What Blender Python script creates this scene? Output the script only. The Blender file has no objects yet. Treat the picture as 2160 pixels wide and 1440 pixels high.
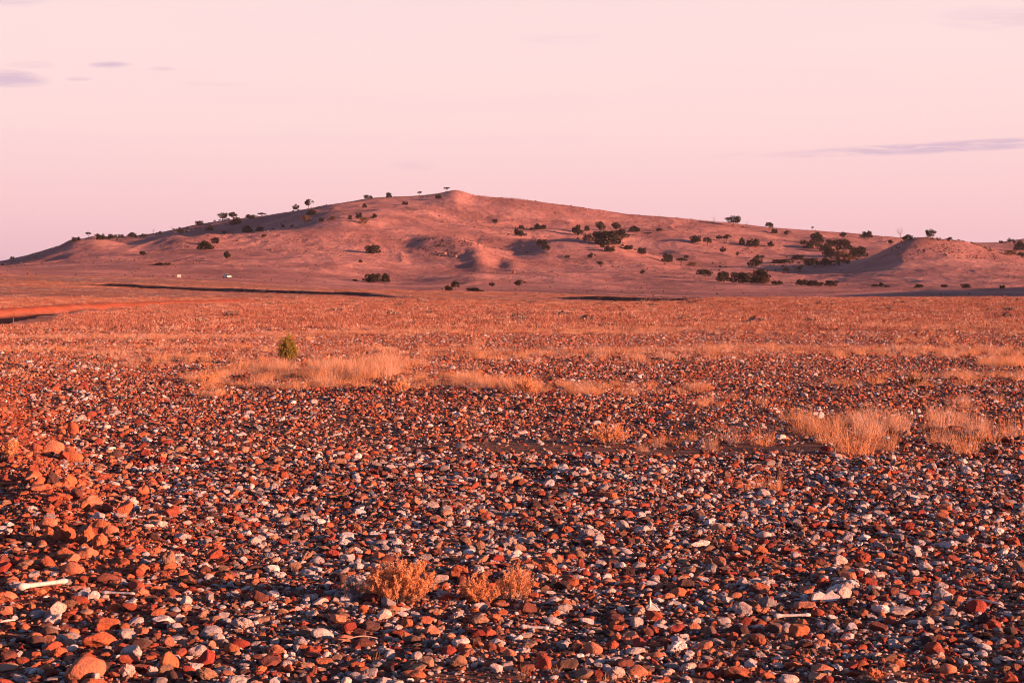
import bpy, math, random
import numpy as np
from mathutils import Vector, noise, Matrix, Euler
R = math.radians
C = bpy.context.scene.collection
SC = bpy.context.scene
rng = np.random.default_rng(7)
random.seed(7)

# ------------------------------------------------------------------ camera
H = 1.6            # eye height
F = 3200.0         # focal length in pixels of the 2160 wide photograph
HY = 600.0         # picture row of the level line
cam_d = bpy.data.cameras.new('camera'); cam = bpy.data.objects.new('camera', cam_d); C.objects.link(cam)
cam.location = (0, 0, H); cam.rotation_euler = (R(90), 0, 0)
cam_d.sensor_width = 36; cam_d.lens = 36 * F / 2160; cam_d.shift_y = -(720 - HY) / 2160
cam_d.clip_start = .1; cam_d.clip_end = 20000
SC.camera = cam

# ------------------------------------------------------------------ light
SUN_EL = R(7.7)
sun_to = Vector((math.cos(R(21)), -math.sin(R(21)), 0))      # towards the sun, level part
sdir = (sun_to * math.cos(SUN_EL) + Vector((0, 0, math.sin(SUN_EL)))).normalized()
sl = bpy.data.lights.new('sun', 'SUN'); sl.energy = 5.0; sl.angle = R(.6); sl.color = (1.0, .445, .26)
so = bpy.data.objects.new('sun', sl); C.objects.link(so)
so.rotation_euler = sdir.to_track_quat('Z', 'Y').to_euler(); so.location = (40, -20, 30)
SC.view_settings.view_transform = 'Standard'; SC.view_settings.look = 'None'
SC.view_settings.exposure = 1.5; SC.view_settings.gamma = 1.0
SC.cycles.max_bounces = 4; SC.cycles.diffuse_bounces = 2; SC.cycles.glossy_bounces = 1
SC.cycles.transmission_bounces = 1; SC.cycles.volume_bounces = 0; SC.cycles.transparent_max_bounces = 4
SC.cycles.use_denoising = True; SC.cycles.denoiser = 'OPENIMAGEDENOISE'; SC.cycles.denoising_input_passes = 'RGB_ALBEDO_NORMAL'; SC.cycles.denoising_prefilter = 'ACCURATE'
SC.render.film_transparent = False; SC.cycles.filter_width = 1.05

class NT:
    """small helper to wire node trees"""
    def __init__(s, tree): s.t = tree; tree.nodes.clear()
    def n(s, typ, ins=None, **kw):
        nd = s.t.nodes.new(typ)
        for k, v in kw.items(): setattr(nd, k, v)
        for k, v in (ins or {}).items():
            sock = nd.inputs[k]
            if isinstance(v, bpy.types.NodeSocket): s.t.links.new(v, sock)
            elif isinstance(v, bpy.types.Node): s.t.links.new(v.outputs[0], sock)
            else: sock.default_value = v
        return nd
    def math(s, op, a, b=0.0, c=None, clamp=False):
        nd = s.n('ShaderNodeMath', operation=op, use_clamp=clamp)
        for i, v in enumerate((a, b) if c is None else (a, b, c)):
            if isinstance(v, (bpy.types.NodeSocket, bpy.types.Node)):
                s.t.links.new(v if isinstance(v, bpy.types.NodeSocket) else v.outputs[0], nd.inputs[i])
            else: nd.inputs[i].default_value = v
        return nd.outputs[0]
    def mix(s, fac, a, b, blend='MIX'):
        nd = s.n('ShaderNodeMix', data_type='RGBA', blend_type=blend)
        for i, v in ((0, fac), (6, a), (7, b)):
            if isinstance(v, (bpy.types.NodeSocket, bpy.types.Node)):
                s.t.links.new(v if isinstance(v, bpy.types.NodeSocket) else v.outputs[0], nd.inputs[i])
            elif i == 0: nd.inputs[0].default_value = v
            else: nd.inputs[i].default_value = (*v, 1) if len(v) == 3 else v
        return nd.outputs[2]
    def ramp(s, fac, stops, interp='LINEAR'):
        nd = s.n('ShaderNodeValToRGB', {'Fac': fac}); cr = nd.color_ramp; cr.interpolation = interp
        while len(cr.elements) < len(stops): cr.elements.new(.5)
        for e, (p, c) in zip(cr.elements, stops):
            e.position = p; e.color = (*c, 1) if hasattr(c, '__len__') else (c, c, c, 1)
        return nd.outputs[0]

# ------------------------------------------------------------------ sky
w = bpy.data.worlds.new('World'); SC.world = w; w.use_nodes = True
T = NT(w.node_tree)
sky = T.n('ShaderNodeTexSky', sky_type='NISHITA', sun_disc=False, sun_elevation=SUN_EL,
          sun_rotation=math.atan2(sun_to.x, sun_to.y), air_density=1.0, dust_density=2.0, ozone_density=1.5)
tc = T.n('ShaderNodeTexCoord'); sp = T.n('ShaderNodeSeparateXYZ', {0: tc.outputs['Generated']})
X, Y, Z = sp.outputs
# dusk colours by elevation (pink belt low, blue lavender overhead)
belt = T.ramp(T.math('MULTIPLY', T.math('MAXIMUM', Z, 0.0), 2.0), [
    (0.0, (.76, .51, .66)), (.045, (.93, .57, .63)), (.11, (1.02, .64, .665)), (.2, (1.05, .735, .73)), (.30, (1.06, .78, .765)),
    (.40, (1.05, .78, .78)), (.58, (.32, .38, .55)), (1.0, (.08, .14, .30))])
yy = T.math('MAXIMUM', Y, .001)
u = T.math('DIVIDE', X, yy); v = T.math('DIVIDE', Z, yy)
def local(px, row, wx, wy, tilt=0.0):
    """soft patch of sky around one direction"""
    a = T.math('SUBTRACT', u, (px - 1080) / F); b = T.math('SUBTRACT', v, (HY - row) / F)
    b = T.math('SUBTRACT', b, T.math('MULTIPLY', a, tilt))
    a = T.math('DIVIDE', a, wx / F); b = T.math('DIVIDE', b, wy / F)
    d = T.math('ADD', T.math('MULTIPLY', a, a), T.math('MULTIPLY', b, b))
    return T.math('SUBTRACT', 1.0, d, clamp=True)
cv = T.n('ShaderNodeCombineXYZ', {0: T.math('MULTIPLY', u, 14.0), 1: T.math('MULTIPLY', v, 130.0)})
n1 = T.n('ShaderNodeTexNoise', {'Vector': cv.outputs[0], 'Scale': 2.2, 'Detail': 6.0, 'Roughness': .6, 'Distortion': .6})
patches = None
for (px, row, wx, wy, tl, k) in ((5, 166, 110, 22, -.05, 1.3), (232, 137, 50, 9, 0, 1.0), (62, 137, 60, 9, 0, .7), (166, 167, 34, 6, 0, .6),
        (342, 146, 34, 6, 0, .45), (450, 178, 90, 5, -.02, .3), (1960, 313, 380, 13, .045, 1.5), (2080, 302, 260, 10, .05, 1.2), (1860, 322, 150, 8, .01, 1.0), (870, 350, 60, 12, 0, .3),
        (2110, 40, 170, 30, 0, .45), (1190, 82, 120, 14, 0, .22), (20, 4, 100, 12, 0, .5), (1540, 328, 60, 6, .1, .25)):
    m_ = T.math('MULTIPLY', local(px, row, wx, wy, tl), k)
    patches = m_ if patches is None else T.math('MAXIMUM', patches, m_)
wisp = T.math('MULTIPLY', patches, T.math('MULTIPLY', T.math('SUBTRACT', n1.outputs['Fac'], .30), 3.6, clamp=True), clamp=True)
cv2 = T.n('ShaderNodeCombineXYZ', {0: T.math('MULTIPLY', u, 5.0), 1: T.math('MULTIPLY', v, 40.0)})
n2 = T.n('ShaderNodeTexNoise', {'Vector': cv2.outputs[0], 'Scale': 1.0, 'Detail': 5.0, 'Roughness': .55})
soft = T.math('MULTIPLY', T.math('SUBTRACT', n2.outputs['Fac'], .42, clamp=True), .6)
front = T.math('GREATER_THAN', Y, .0)
belt = T.mix(T.math('MULTIPLY', soft, front), belt, (.93, .66, .72))
belt = T.mix(T.math('MULTIPLY', T.math('MULTIPLY', wisp, front), .75), belt, (.70, .50, .64))
back = T.n('ShaderNodeMapRange', {0: Y, 1: .15, 2: -.5, 3: 0.0, 4: 1.0}).outputs[0]
belt = T.mix(back, belt, T.mix(1.0, belt, (.34, .50, .80), 'MULTIPLY'))       # duller, bluer sky on the side away from the hill
bell = T.n('ShaderNodeVectorMath', {0: belt, 3: 7.0}, operation='SCALE')
fac = T.math('MULTIPLY', T.math('SUBTRACT', Z, .16, clamp=True), 1.2, clamp=True)
fac = T.math('ADD', .04, T.math('MULTIPLY', fac, .55))
col = T.mix(fac, bell.outputs[0], sky.outputs[0])
bg = T.n('ShaderNodeBackground', {'Color': col, 'Strength': .05})
T.n('ShaderNodeOutputWorld', {'Surface': bg.outputs[0]})

# ------------------------------------------------------------------ numpy noise
def vnoise(x, y, seed=0):
    xi = np.floor(x).astype(np.int64); yi = np.floor(y).astype(np.int64); fx = x - xi; fy = y - yi
    fx = fx * fx * fx * (fx * (fx * 6 - 15) + 10); fy = fy * fy * fy * (fy * (fy * 6 - 15) + 10)
    def h(a, b):
        n = (a * 374761393 + b * 668265263 + seed * 974711) & 0xffffffff
        n = ((n ^ (n >> 13)) * 1274126177) & 0xffffffff
        return ((n ^ (n >> 16)) & 0xffff) / 32767.5 - 1
    a = h(xi, yi); b = h(xi + 1, yi); c = h(xi, yi + 1); d = h(xi + 1, yi + 1)
    return (a + (b - a) * fx) * (1 - fy) + (c + (d - c) * fx) * fy
def fbm(x, y, o=4, seed=0, g=.5):
    s = 0; a = 1
    for i in range(o):
        s = s + a * vnoise(x, y, seed + i * 13); x, y = x * 1.9 * .96 + y * 1.9 * .28, -x * 1.9 * .28 + y * 1.9 * .96; a *= g
    return s
def sst(a, b, x): t = np.clip((x - a) / (b - a), 0, 1); return t * t * (3 - 2 * t)

# ------------------------------------------------------------------ terrain profile
# for each distance: picture row at which the land at that distance shows, by picture column
PROF = [
 (150, [(0,634),(560,634),(720,636),(1000,638),(1300,639),(1440,637),(1500,629),(2160,628)]),
 (200, [(0,624),(300,627),(700,632),(860,638),(1300,645),(1440,645),(2160,645)]),
 (260, [(0,612),(300,617),(700,624),(1000,633),(1300,640),(1440,645),(1600,650),(2160,648)]),
 (330, [(0,597),(300,603),(700,617),(1000,625),(1300,632),(1440,637),(1600,645),(2160,643)]),
 (400, [(0,580),(350,587),(700,609),(900,614),(1100,617),(1300,624),(1440,629),(1600,636),(2160,636)]),
 (460, [(0,584),(350,591),(700,612),(1000,622),(1300,632),(1440,636),(1600,638),(2160,634)]),
 (560, [(0,577),(250,583),(480,589),(700,603),(850,609),(1000,613),(1150,616),(1300,622),(1440,626),(1600,629),(1800,631),(2160,624)]),
 (660, [(0,571),(250,575),(480,586),(700,596),(850,604),(1000,605),(1150,606),(1300,609),(1440,612),(1600,613),(1800,614),(2160,608)]),
 (760, [(0,566),(150,562),(300,560),(480,564),(700,576),(840,594),(880,593),(1000,584),(1045,591),(1150,594),(1300,596),(1440,598),(1600,600),(1800,601),(2160,596)]),
 (860, [(0,563),(150,552),(300,549),(480,548),(700,556),(850,574),(960,578),(1150,577),(1300,579),(1440,583),(1600,587),(1800,590),(1900,583),(2000,578),(2160,580)]),
 (940, [(0,560),(100,540),(150,531),(200,530),(300,534),(370,526),(480,526),(600,524),(720,530),(850,546),(900,546),(945,550),(975,547),(1010,533),(1050,554),(1080,549),(1105,557),(1150,560),(1300,562),(1440,568),(1600,574),(1700,577),(1800,573),(1840,565),(1900,548),(2000,545),(2160,560)]),
 (1010,[(0,560),(60,552),(100,537),(150,508),(200,503),(250,511),(280,511),(310,508),(345,497),(370,492),(400,496),(440,492),(480,494),(520,492),(600,487),(680,486),(720,490),(800,503),(860,511),(900,503),(960,503),(1000,516),(1030,531),(1085,548),(1150,536),(1300,544),(1400,558),(1440,566),(1500,568),(1600,567),(1700,569),(1780,562),(1830,545),(1865,527),(1900,510),(1930,503),(1960,501),(2000,507),(2050,514),(2100,527),(2160,541)]),
 (1080,[(0,562),(100,550),(150,536),(200,532),(250,530),(310,528),(370,520),(450,514),(520,504),(600,487),(660,480),(720,476),(800,487),(900,495),(960,503),(1010,515),(1080,525),(1120,519),(1190,511),(1250,514),(1300,521),(1360,540),(1400,550),(1440,558),(1500,560),(1600,560),(1700,562),(1780,556),(1850,548),(1900,538),(1950,533),(2050,533),(2160,548)]),
 (1180,[(0,562),(100,548),(150,536),(200,532),(300,529),(400,522),(450,515),(520,508),(560,497),(600,484),(640,468),(680,455),(720,450),(800,452),(900,465),(1000,480),(1100,495),(1150,504),(1220,506),(1260,516),(1300,524),(1340,531),(1400,537),(1440,533),(1500,531),(1600,541),(1700,546),(1800,543),(1900,530),(2000,530),(2160,535)]),
 (1240,[(0,560),(150,530),(300,530),(400,521),(500,501),(560,479),(620,457),(660,446),(700,440),(740,440),(800,441),(900,447),(1000,462),(1100,474),(1200,482),(1300,494),(1440,503),(1600,515),(1740,523),(1820,525),(1900,523),(2160,528)]),
 (1320,[(0,556),(60,548),(110,537),(155,526),(200,519),(300,513),(400,499),(500,480),(560,461),(620,448),(660,439),(700,433),(720,432),(800,427),(900,427),(960,424),(1000,434),(1100,444),(1200,455),(1300,469),(1440,480),(1600,495),(1740,504),(1820,508),(1900,512),(2000,518),(2160,517)]),
 (1400,[(-600,610),(-300,585),(0,551),(60,538),(110,522),(155,509),(200,497),(250,499),(300,496),(350,488),(400,478),(450,469),(500,462),(560,455),(620,447),(680,434),(720,429),(780,419),(830,416),(880,413),(920,408),(945,403),(960,399),(975,403),(1000,412),(1040,416),(1100,421),(1160,430),(1240,440),(1320,452),(1440,461),(1540,471),(1640,481),(1740,489),(1820,495),(1880,500),(1950,507),(2050,512),(2100,512),(2160,505),(2300,500),(2700,520)]),
 (1520,[(0,580),(500,500),(960,440),(1500,500),(2160,540)]),
 (2000,[(0,615),(960,560),(2160,600)]),
 (3000,[(0,606),(2160,606)]),
 (6000,[(0,602),(2160,602)]),
]
PX = np.concatenate([np.linspace(-7000, -700, 60)[:-1], np.linspace(-700, -120, 60)[:-1], np.linspace(-120, 2280, 1001)[:-1], np.linspace(2280, 2860, 60)[:-1], np.linspace(2860, 9200, 60)])
fine = np.arange(-7000, 9201, 4.0)
ST = [1.0, 30.0, 80.0]; RZ = [np.zeros_like(fine)] * 3
ker = np.exp(-.5 * (np.arange(-6, 7) / 2.0) ** 2); ker /= ker.sum()
for d, pts in PROF:
    xs, rs = zip(*pts)
    r_ = np.interp(fine, xs, rs)
    if d > 300:       # far outside the frame the land settles back to the plain, with a hillock just outside to the right
        fl = 600 + H * F / d + (8 if d > 500 else 0)
        lo = sst(-2600, -200, fine); hi = 1 - sst(2900, 4600, fine)
        r_ = fl + (r_ - fl) * lo * hi
    r_ = np.convolve(np.pad(r_, 6, mode='edge'), ker, mode='valid')
    ST.append(float(d)); RZ.append(H + (HY - r_) / F * d)
ST = np.array(ST); RZ = np.array(RZ)
# a low rise outside the frame to the right whose shade falls on the foot of the hill
for i, d in enumerate(ST):
    if 480 < d < 800:
        RZ[i] += 24 * sst(2230, 2700, fine) * (1 - sst(3300, 4300, fine)) * math.exp(-((d - 590) / 85) ** 2)
LS = np.log(ST)
def pchip_slopes(x, y):
    h = np.diff(x)[:, None]; dl = np.diff(y, axis=0) / h; m = np.zeros_like(y)
    w1 = 2 * h[1:] + h[:-1]; w2 = h[1:] + 2 * h[:-1]
    ok = dl[:-1] * dl[1:] > 0
    with np.errstate(divide='ignore', invalid='ignore'):
        mm = (w1 + w2) / (w1 / dl[:-1] + w2 / dl[1:])
    m[1:-1] = np.where(ok, mm, 0); m[0] = dl[0]; m[-1] = dl[-1]
    return m
SL = pchip_slopes(LS, RZ)
GULLY = [(-38,25,12,.3),(-30,50,10,.4),(-29,62,8.2,.45),(-29.5,78,4.8,.48),(-29.6,93,2.9,.48),(-30.3,110,3.1,.48),(-30.3,125,3.2,.48),(-28,140,2.4,.42),(-27.5,160,1.6,.3),(-27,180,1,0)]
BANKS = [([(-92,328),(-85,322),(-65,306),(-43,289),(-30,276),(-18,262)], .8), ([(8,322),(15,316),(26,308),(38,303),(46,298)], 1.25)]   # cut banks across the plain
def poly_dist(Xw, Yw, pts):
    """signed distance (left of the direction of travel > 0) and position along a polyline"""
    best = np.full(Xw.shape, 1e9); sgn = np.zeros(Xw.shape); par = np.zeros(Xw.shape)
    for i in range(len(pts) - 1):
        ax, ay = pts[i][:2]; bx, by = pts[i + 1][:2]; dx, dy = bx - ax, by - ay; L2 = dx * dx + dy * dy
        t = np.clip(((Xw - ax) * dx + (Yw - ay) * dy) / L2, 0, 1)
        qx = Xw - ax - t * dx; qy = Yw - ay - t * dy; dd = np.hypot(qx, qy)
        s = np.sign(dx * qy - dy * qx); m = dd < best
        best = np.where(m, dd, best); sgn = np.where(m, s, sgn); par = np.where(m, i + t, par)
    return best * np.where(sgn == 0, 1, sgn), par
def zfun(Xw, Yw, detail=True):
    Xw = np.asarray(Xw, float); Yw = np.asarray(Yw, float)
    shp = np.broadcast(Xw, Yw).shape; Xw = np.broadcast_to(Xw, shp).ravel(); Yw = np.broadcast_to(Yw, shp).ravel()
    Yc = np.clip(Yw, 1.0, 5999.0); px = np.clip(1080 + Xw / Yc * F, fine[0], fine[-1] - 5)
    fi = (px - fine[0]) / 4.0; i0 = fi.astype(int); fx = fi - i0
    ly = np.log(Yc); k = np.clip(np.searchsorted(LS, ly, side='right') - 1, 0, len(LS) - 2)
    hh = LS[k + 1] - LS[k]; t = (ly - LS[k]) / hh
    def g(A, kk): return A[kk, i0] * (1 - fx) + A[kk, i0 + 1] * fx
    y0 = g(RZ, k); y1 = g(RZ, k + 1); m0 = g(SL, k) * hh; m1 = g(SL, k + 1) * hh
    t2 = t * t; t3 = t2 * t
    z = (2*t3 - 3*t2 + 1) * y0 + (t3 - 2*t2 + t) * m0 + (-2*t3 + 3*t2) * y1 + (t3 - t2) * m1
    # gully on the left of the plain
    near = (Yw > 20) & (Yw < 300) & (Xw < 30) & (Xw > -90)
    if near.any():
        gx, gy = Xw[near], Yw[near]
        sd, par = poly_dist(gx, gy, GULLY)
        wd = np.interp(par, range(len(GULLY)), [p[2] for p in GULLY]); dp = np.interp(par, range(len(GULLY)), [p[3] for p in GULLY])
        wob = fbm(gx * .25, gy * .12, 3, 91) * .35
        a = np.abs(sd) + wob
        side = np.where(sd > 0, .8, .5)
        z[near] -= dp * (1 - sst(wd - side * 1.2, wd + side * .6, a))
        z[near] += .07 * (dp > .3) * np.exp(-((a - wd - 1.4) / 1.0) ** 2) * (sd > 0)
    near = (Yw > 240) & (Yw < 360) & (Xw < 70) & (Xw > -120)
    if near.any():
        gx, gy = Xw[near], Yw[near]
        for pts, hb in BANKS:
            sd, par = poly_dist(gx, gy, pts); L = len(pts) - 1
            e = np.clip(par / 1.2, 0, 1) * np.clip((L - par) / .8, 0, 1)
            z[near] += e * hb * (.6 + .4 * par / L) * (sst(-.4, .4, sd + fbm(gx * .3, gy * .3, 2, 17) * .3)) * np.exp(-np.clip(sd, 0, 99) / 16) * (np.abs(sd) < 60)
            z[near] -= e * .25 * np.exp(-((sd + 2) / 2.5) ** 2)
    bm = (Yw > 3) & (Yw < 26) & (Xw < 2)
    if bm.any():      # low windrow of rubble along the left
        bx = np.interp(Yw[bm], [3, 6.1, 8, 9.7, 12, 17, 24], [-.9, -1.75, -2.25, -2.8, -3.8, -5.8, -8.6]); q = (Xw[bm] - bx)
        z[bm] += (.085 + .04 * vnoise(Xw[bm] * 2, Yw[bm] * 1.2, 5)) * np.exp(-(q / np.where(q > 0, .42, .5)) ** 2) * (.12 + .88 * sst(8.6, 11.5, Yw[bm])) * (1 - sst(20, 26, Yw[bm]))
    if detail:
        hw = sst(430, 760, Yw)
        n = .018 * fbm(Xw * 1.3, Yw * 1.3, 3, 1) * sst(0, 6, Yw) + .03 * vnoise(Xw * .25, Yw * .25, 3) * sst(6, 20, Yw)
        n = n + sst(30, 120, Yw) * (.05 * fbm(Xw * .12, Yw * .12, 4, 5) + .035 * fbm(Xw * .5, Yw * .5, 3, 8))
        n = n + sst(180, 330, Yw) * .12 * fbm(Xw * .045, Yw * .045, 4, 9)
        far = hw > 0
        if far.any():
            fX, fY = Xw[far], Yw[far]
            b = 1.7 * fbm(fX / 75, fY / 75, 5, 21, .52)
            rg = 1 - np.abs(fbm(fX / 55 + .4 * vnoise(fX / 40, fY / 40, 4), fY / 120, 4, 33))
            b = b + 1.3 * (rg - .6)
            rough = sst(.0, .7, fbm(fX / 60, fY / 60, 3, 77) + .25)
            b = b + (.10 + .42 * rough) * fbm(fX / 7, fY / 7, 3, 51, .6) * .55
            cr = np.exp(-((fY - 1400) / 40) ** 2)
            b = b * (1 - .7 * cr) * (.45 + .55 * sst(700, 900, fY))
            n[far] = n[far] + hw[far] * b
        z = z + n
    return z.reshape(shp)
def W(px, Yd): return ((px - 1080) / F * Yd, Yd)
def ground_at(px, row, y0=2.0, y1=1460.0):
    """point of the land seen at a place of the photograph (first hit); slides down a little to find land at a crest"""
    for dr in (0, 1, 2, 3, 4, 6, 8, 11):
        Ys = np.exp(np.linspace(math.log(y0), math.log(y1), 2600)); Xs = (px - 1080) / F * Ys
        hit = np.nonzero(zfun(Xs, Ys) >= H + (HY - row - dr) / F * Ys)[0]
        if len(hit): i = hit[0]; return float(Xs[i]), float(Ys[i]), float(zfun(Xs[i:i+1], Ys[i:i+1])[0])
    return None

# ------------------------------------------------------------------ materials
def material(name):
    m = bpy.data.materials.new(name); m.use_nodes = True
    return m, NT(m.node_tree)
def finish(T, col, rough=.9, bump=None, bstr=.3, bdist=.02, spec=.15, normal=None, extra=None):
    ins = {'Base Color': col, 'Roughness': rough, 'Specular IOR Level': spec}
    if bump is not None:
        b = T.n('ShaderNodeBump', {'Height': bump, 'Strength': bstr, 'Distance': bdist}); ins['Normal'] = b.outputs[0]
    p = T.n('ShaderNodeBsdfPrincipled', ins)
    T.n('ShaderNodeOutputMaterial', {'Surface': p.outputs[0]})
    return p
def noise_n(T, vec, scale, detail=4, rough=.55, dist=0.0):
    return T.n('ShaderNodeTexNoise', {'Vector': vec, 'Scale': scale, 'Detail': detail, 'Roughness': rough, 'Distortion': dist}).outputs['Fac']
def stretch(T, vec, s):
    return T.n('ShaderNodeMapping', {'Vector': vec, 'Scale': s}).outputs[0]

# stone: tone picks the rock, shade varies it
PAL = [(.00, (.56,.155,.072)), (.10, (.60,.195,.09)), (.20, (.44,.10,.055)), (.30, (.64,.25,.145)), (.38, (.36,.060,.042)), (.46, (.22,.075,.055)),
       (.56, (.11,.055,.050)), (.64, (.22,.12,.085)), (.70, (.46,.26,.17)), (.76, (.72,.57,.52)), (.84, (.80,.72,.70)), (.93, (.46,.40,.40))]
MS, T = material('stone')
at = T.n('ShaderNodeAttribute', attribute_type='INSTANCER', attribute_name='tone')
sh = T.n('ShaderNodeAttribute', attribute_type='INSTANCER', attribute_name='shade')
oc = T.n('ShaderNodeTexCoord').outputs['Object']
off = T.n('ShaderNodeVectorMath', {0: oc, 1: T.n('ShaderNodeCombineXYZ', {0: T.math('MULTIPLY', sh.outputs['Fac'], 37.0)}).outputs[0]}, operation='ADD').outputs[0]
base = T.ramp(at.outputs['Fac'], PAL, 'CONSTANT')
mott = noise_n(T, off, 1.6, 6, .62)
fine_n = noise_n(T, off, 9.0, 4, .7)
base = T.mix(T.math('MULTIPLY', T.math('SUBTRACT', mott, .45, clamp=True), 2.4, clamp=True), base, T.mix(.55, base, (.20, .07, .045)))
base = T.mix(T.math('MULTIPLY', T.math('SUBTRACT', fine_n, .52, clamp=True), 3.0, clamp=True), base, T.mix(.6, base, (.07, .04, .035)))
white = T.math('GREATER_THAN', at.outputs['Fac'], .76)
vor = T.n('ShaderNodeTexVoronoi', {'Vector': T.n('ShaderNodeVectorMath', {0: off, 1: T.n('ShaderNodeTexNoise', {'Vector': off, 'Scale': 2.5, 'Detail': 3.0}).outputs['Color']}, operation='ADD').outputs[0], 'Scale': 2.3}, feature='DISTANCE_TO_EDGE')
vein = T.math('SUBTRACT', 1.0, T.math('MULTIPLY', vor.outputs['Distance'], 14.0, clamp=True))
vein = T.math('MULTIPLY', T.math('MULTIPLY', vein, white), T.math('MULTIPLY', T.math('SUBTRACT', mott, .40, clamp=True), 5.0, clamp=True), clamp=True)
base = T.mix(T.math('MULTIPLY', vein, .85), base, (.07, .05, .05))
base = T.mix(1.0, base, T.ramp(sh.outputs['Fac'], [(0, .62), (.5, .95), (1, 1.2)]), 'MULTIPLY')
hgt = T.math('ADD', T.math('MULTIPLY', mott, .6), T.math('SUBTRACT', T.math('MULTIPLY', fine_n, .45), T.math('MULTIPLY', vein, .3)))
finish(T, base, .82, hgt, .55, .35, .25)

def soil_mat(name):
    m, T = material(name)
    geo = T.n('ShaderNodeNewGeometry').outputs['Position']; s3 = T.n('ShaderNodeSeparateXYZ', {0: geo})
    px_, py_ = s3.outputs[0], s3.outputs[1]
    n_f = noise_n(T, geo, 26.0, 5, .65); n_m = noise_n(T, geo, 2.2, 5, .6); n_l = noise_n(T, stretch(T, geo, (.035, .10, .1)), 1.0, 6, .6)
    near = T.ramp(n_f, [(.30, (.10, .052, .042)), (.55, (.23, .12, .09)), (.75, (.40, .24, .18))])
    near = T.mix(T.math('MULTIPLY', n_m, .5), near, (.10, .055, .045))
    # farther out: gravel flats alternating with dry grass
    sp1 = T.n('ShaderNodeTexVoronoi', {'Vector': stretch(T, geo, (1, .55, 1)), 'Scale': 3.2}).outputs['Color']
    sp1 = T.n('ShaderNodeSeparateXYZ', {0: sp1}).outputs[0]
    gravel = T.ramp(sp1, [(.0, (.16, .07, .055)), (.35, (.36, .16, .11)), (.65, (.46, .27, .22)), (.9, (.55, .42, .38))])
    grass = T.ramp(noise_n(T, geo, 1.3, 6, .7), [(.3, (.25, .105, .072)), (.5, (.42, .19, .125)), (.7, (.52, .275, .18))])
    far = T.mix(T.ramp(n_l, [(.40, 0.0), (.58, 1.0)]), gravel, grass)
    far = T.mix(T.ramp(noise_n(T, stretch(T, geo, (.25, .6, .1)), 1.0, 5, .65), [(.55, 0.0), (.72, .75)]), far, (.20, .095, .07))
    fac = T.n('ShaderNodeMapRange', {0: py_, 1: 16.0, 2: 42.0}, interpolation_type='SMOOTHSTEP').outputs[0]
    col = T.mix(fac, near, far)
    bed = T.n('ShaderNodeAttribute', attribute_name='bed', attribute_type='GEOMETRY').outputs['Fac']  # gully bed soil plus the shade painted on floor and cut banks
    st_ = noise_n(T, stretch(T, geo, (.012, .09, .1)), 1.0, 6, .6)
    col = T.mix(T.math('MULTIPLY', T.math('MULTIPLY', T.math('SUBTRACT', st_, .5, clamp=True), 4.0, clamp=True), T.math('MULTIPLY', fac, .6)), col, (.26, .11, .08))
    col = T.mix(bed, col, (.05, .024, .022))  # dark gully soil, plus shade painted on its floor and the cut banks
    col = T.mix(T.math('MULTIPLY', T.n('ShaderNodeAttribute', attribute_name='flat', attribute_type='GEOMETRY').outputs['Fac'], .75), col, (.17, .10, .095))  # painted shade of the swales on the plain
    red = T.n('ShaderNodeAttribute', attribute_name='red', attribute_type='GEOMETRY').outputs['Fac']
    col = T.mix(red, col, T.ramp(n_m, [(.3, (.36, .08, .042)), (.7, (.48, .145, .075))]))
    h1 = T.math('ADD', T.math('MULTIPLY', n_f, .02), T.math('MULTIPLY', n_m, .08))
    h2 = T.math('ADD', h1, T.math('MULTIPLY', T.math('MULTIPLY', T.math('ADD', sp1, noise_n(T, geo, 1.1, 6, .75)), .12), fac))
    finish(T, col, .95, h2, 1.0, 1.0, .05)
    return m
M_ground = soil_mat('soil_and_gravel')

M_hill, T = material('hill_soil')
geo = T.n('ShaderNodeNewGeometry').outputs['Position']
a1 = noise_n(T, geo, .02, 6, .6); a2 = noise_n(T, geo, .16, 6, .65); a3 = noise_n(T, geo, .8, 4, .7)
col = T.ramp(a1, [(.38, (.31, .145, .13)), (.5, (.43, .205, .18)), (.62, (.55, .275, .235))])
col = T.mix(T.ramp(a2, [(.48, 0.0), (.72, .6)]), col, (.22, .115, .11))
col = T.mix(T.ramp(a3, [(.58, 0.0), (.68, .65)]), col, (.15, .095, .085))
sc_ = T.math('MULTIPLY', T.ramp(noise_n(T, geo, .35, 3, .6), [(.60, 0.0), (.66, 1.0)]), T.ramp(noise_n(T, geo, .03, 3), [(.45, 0.0), (.6, .6)]))
col = T.mix(sc_, col, (.11, .075, .06))
col = T.mix(T.math('MULTIPLY', T.n('ShaderNodeAttribute', attribute_name='flat', attribute_type='GEOMETRY').outputs['Fac'], .8), col, (.16, .095, .10))  # painted shade over the flat at the hill foot
hh_ = T.math('ADD', T.math('MULTIPLY', a2, 2.2), T.math('MULTIPLY', a3, .55))
finish(T, col, .95, hh_, .75, 1.0, .03)

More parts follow.
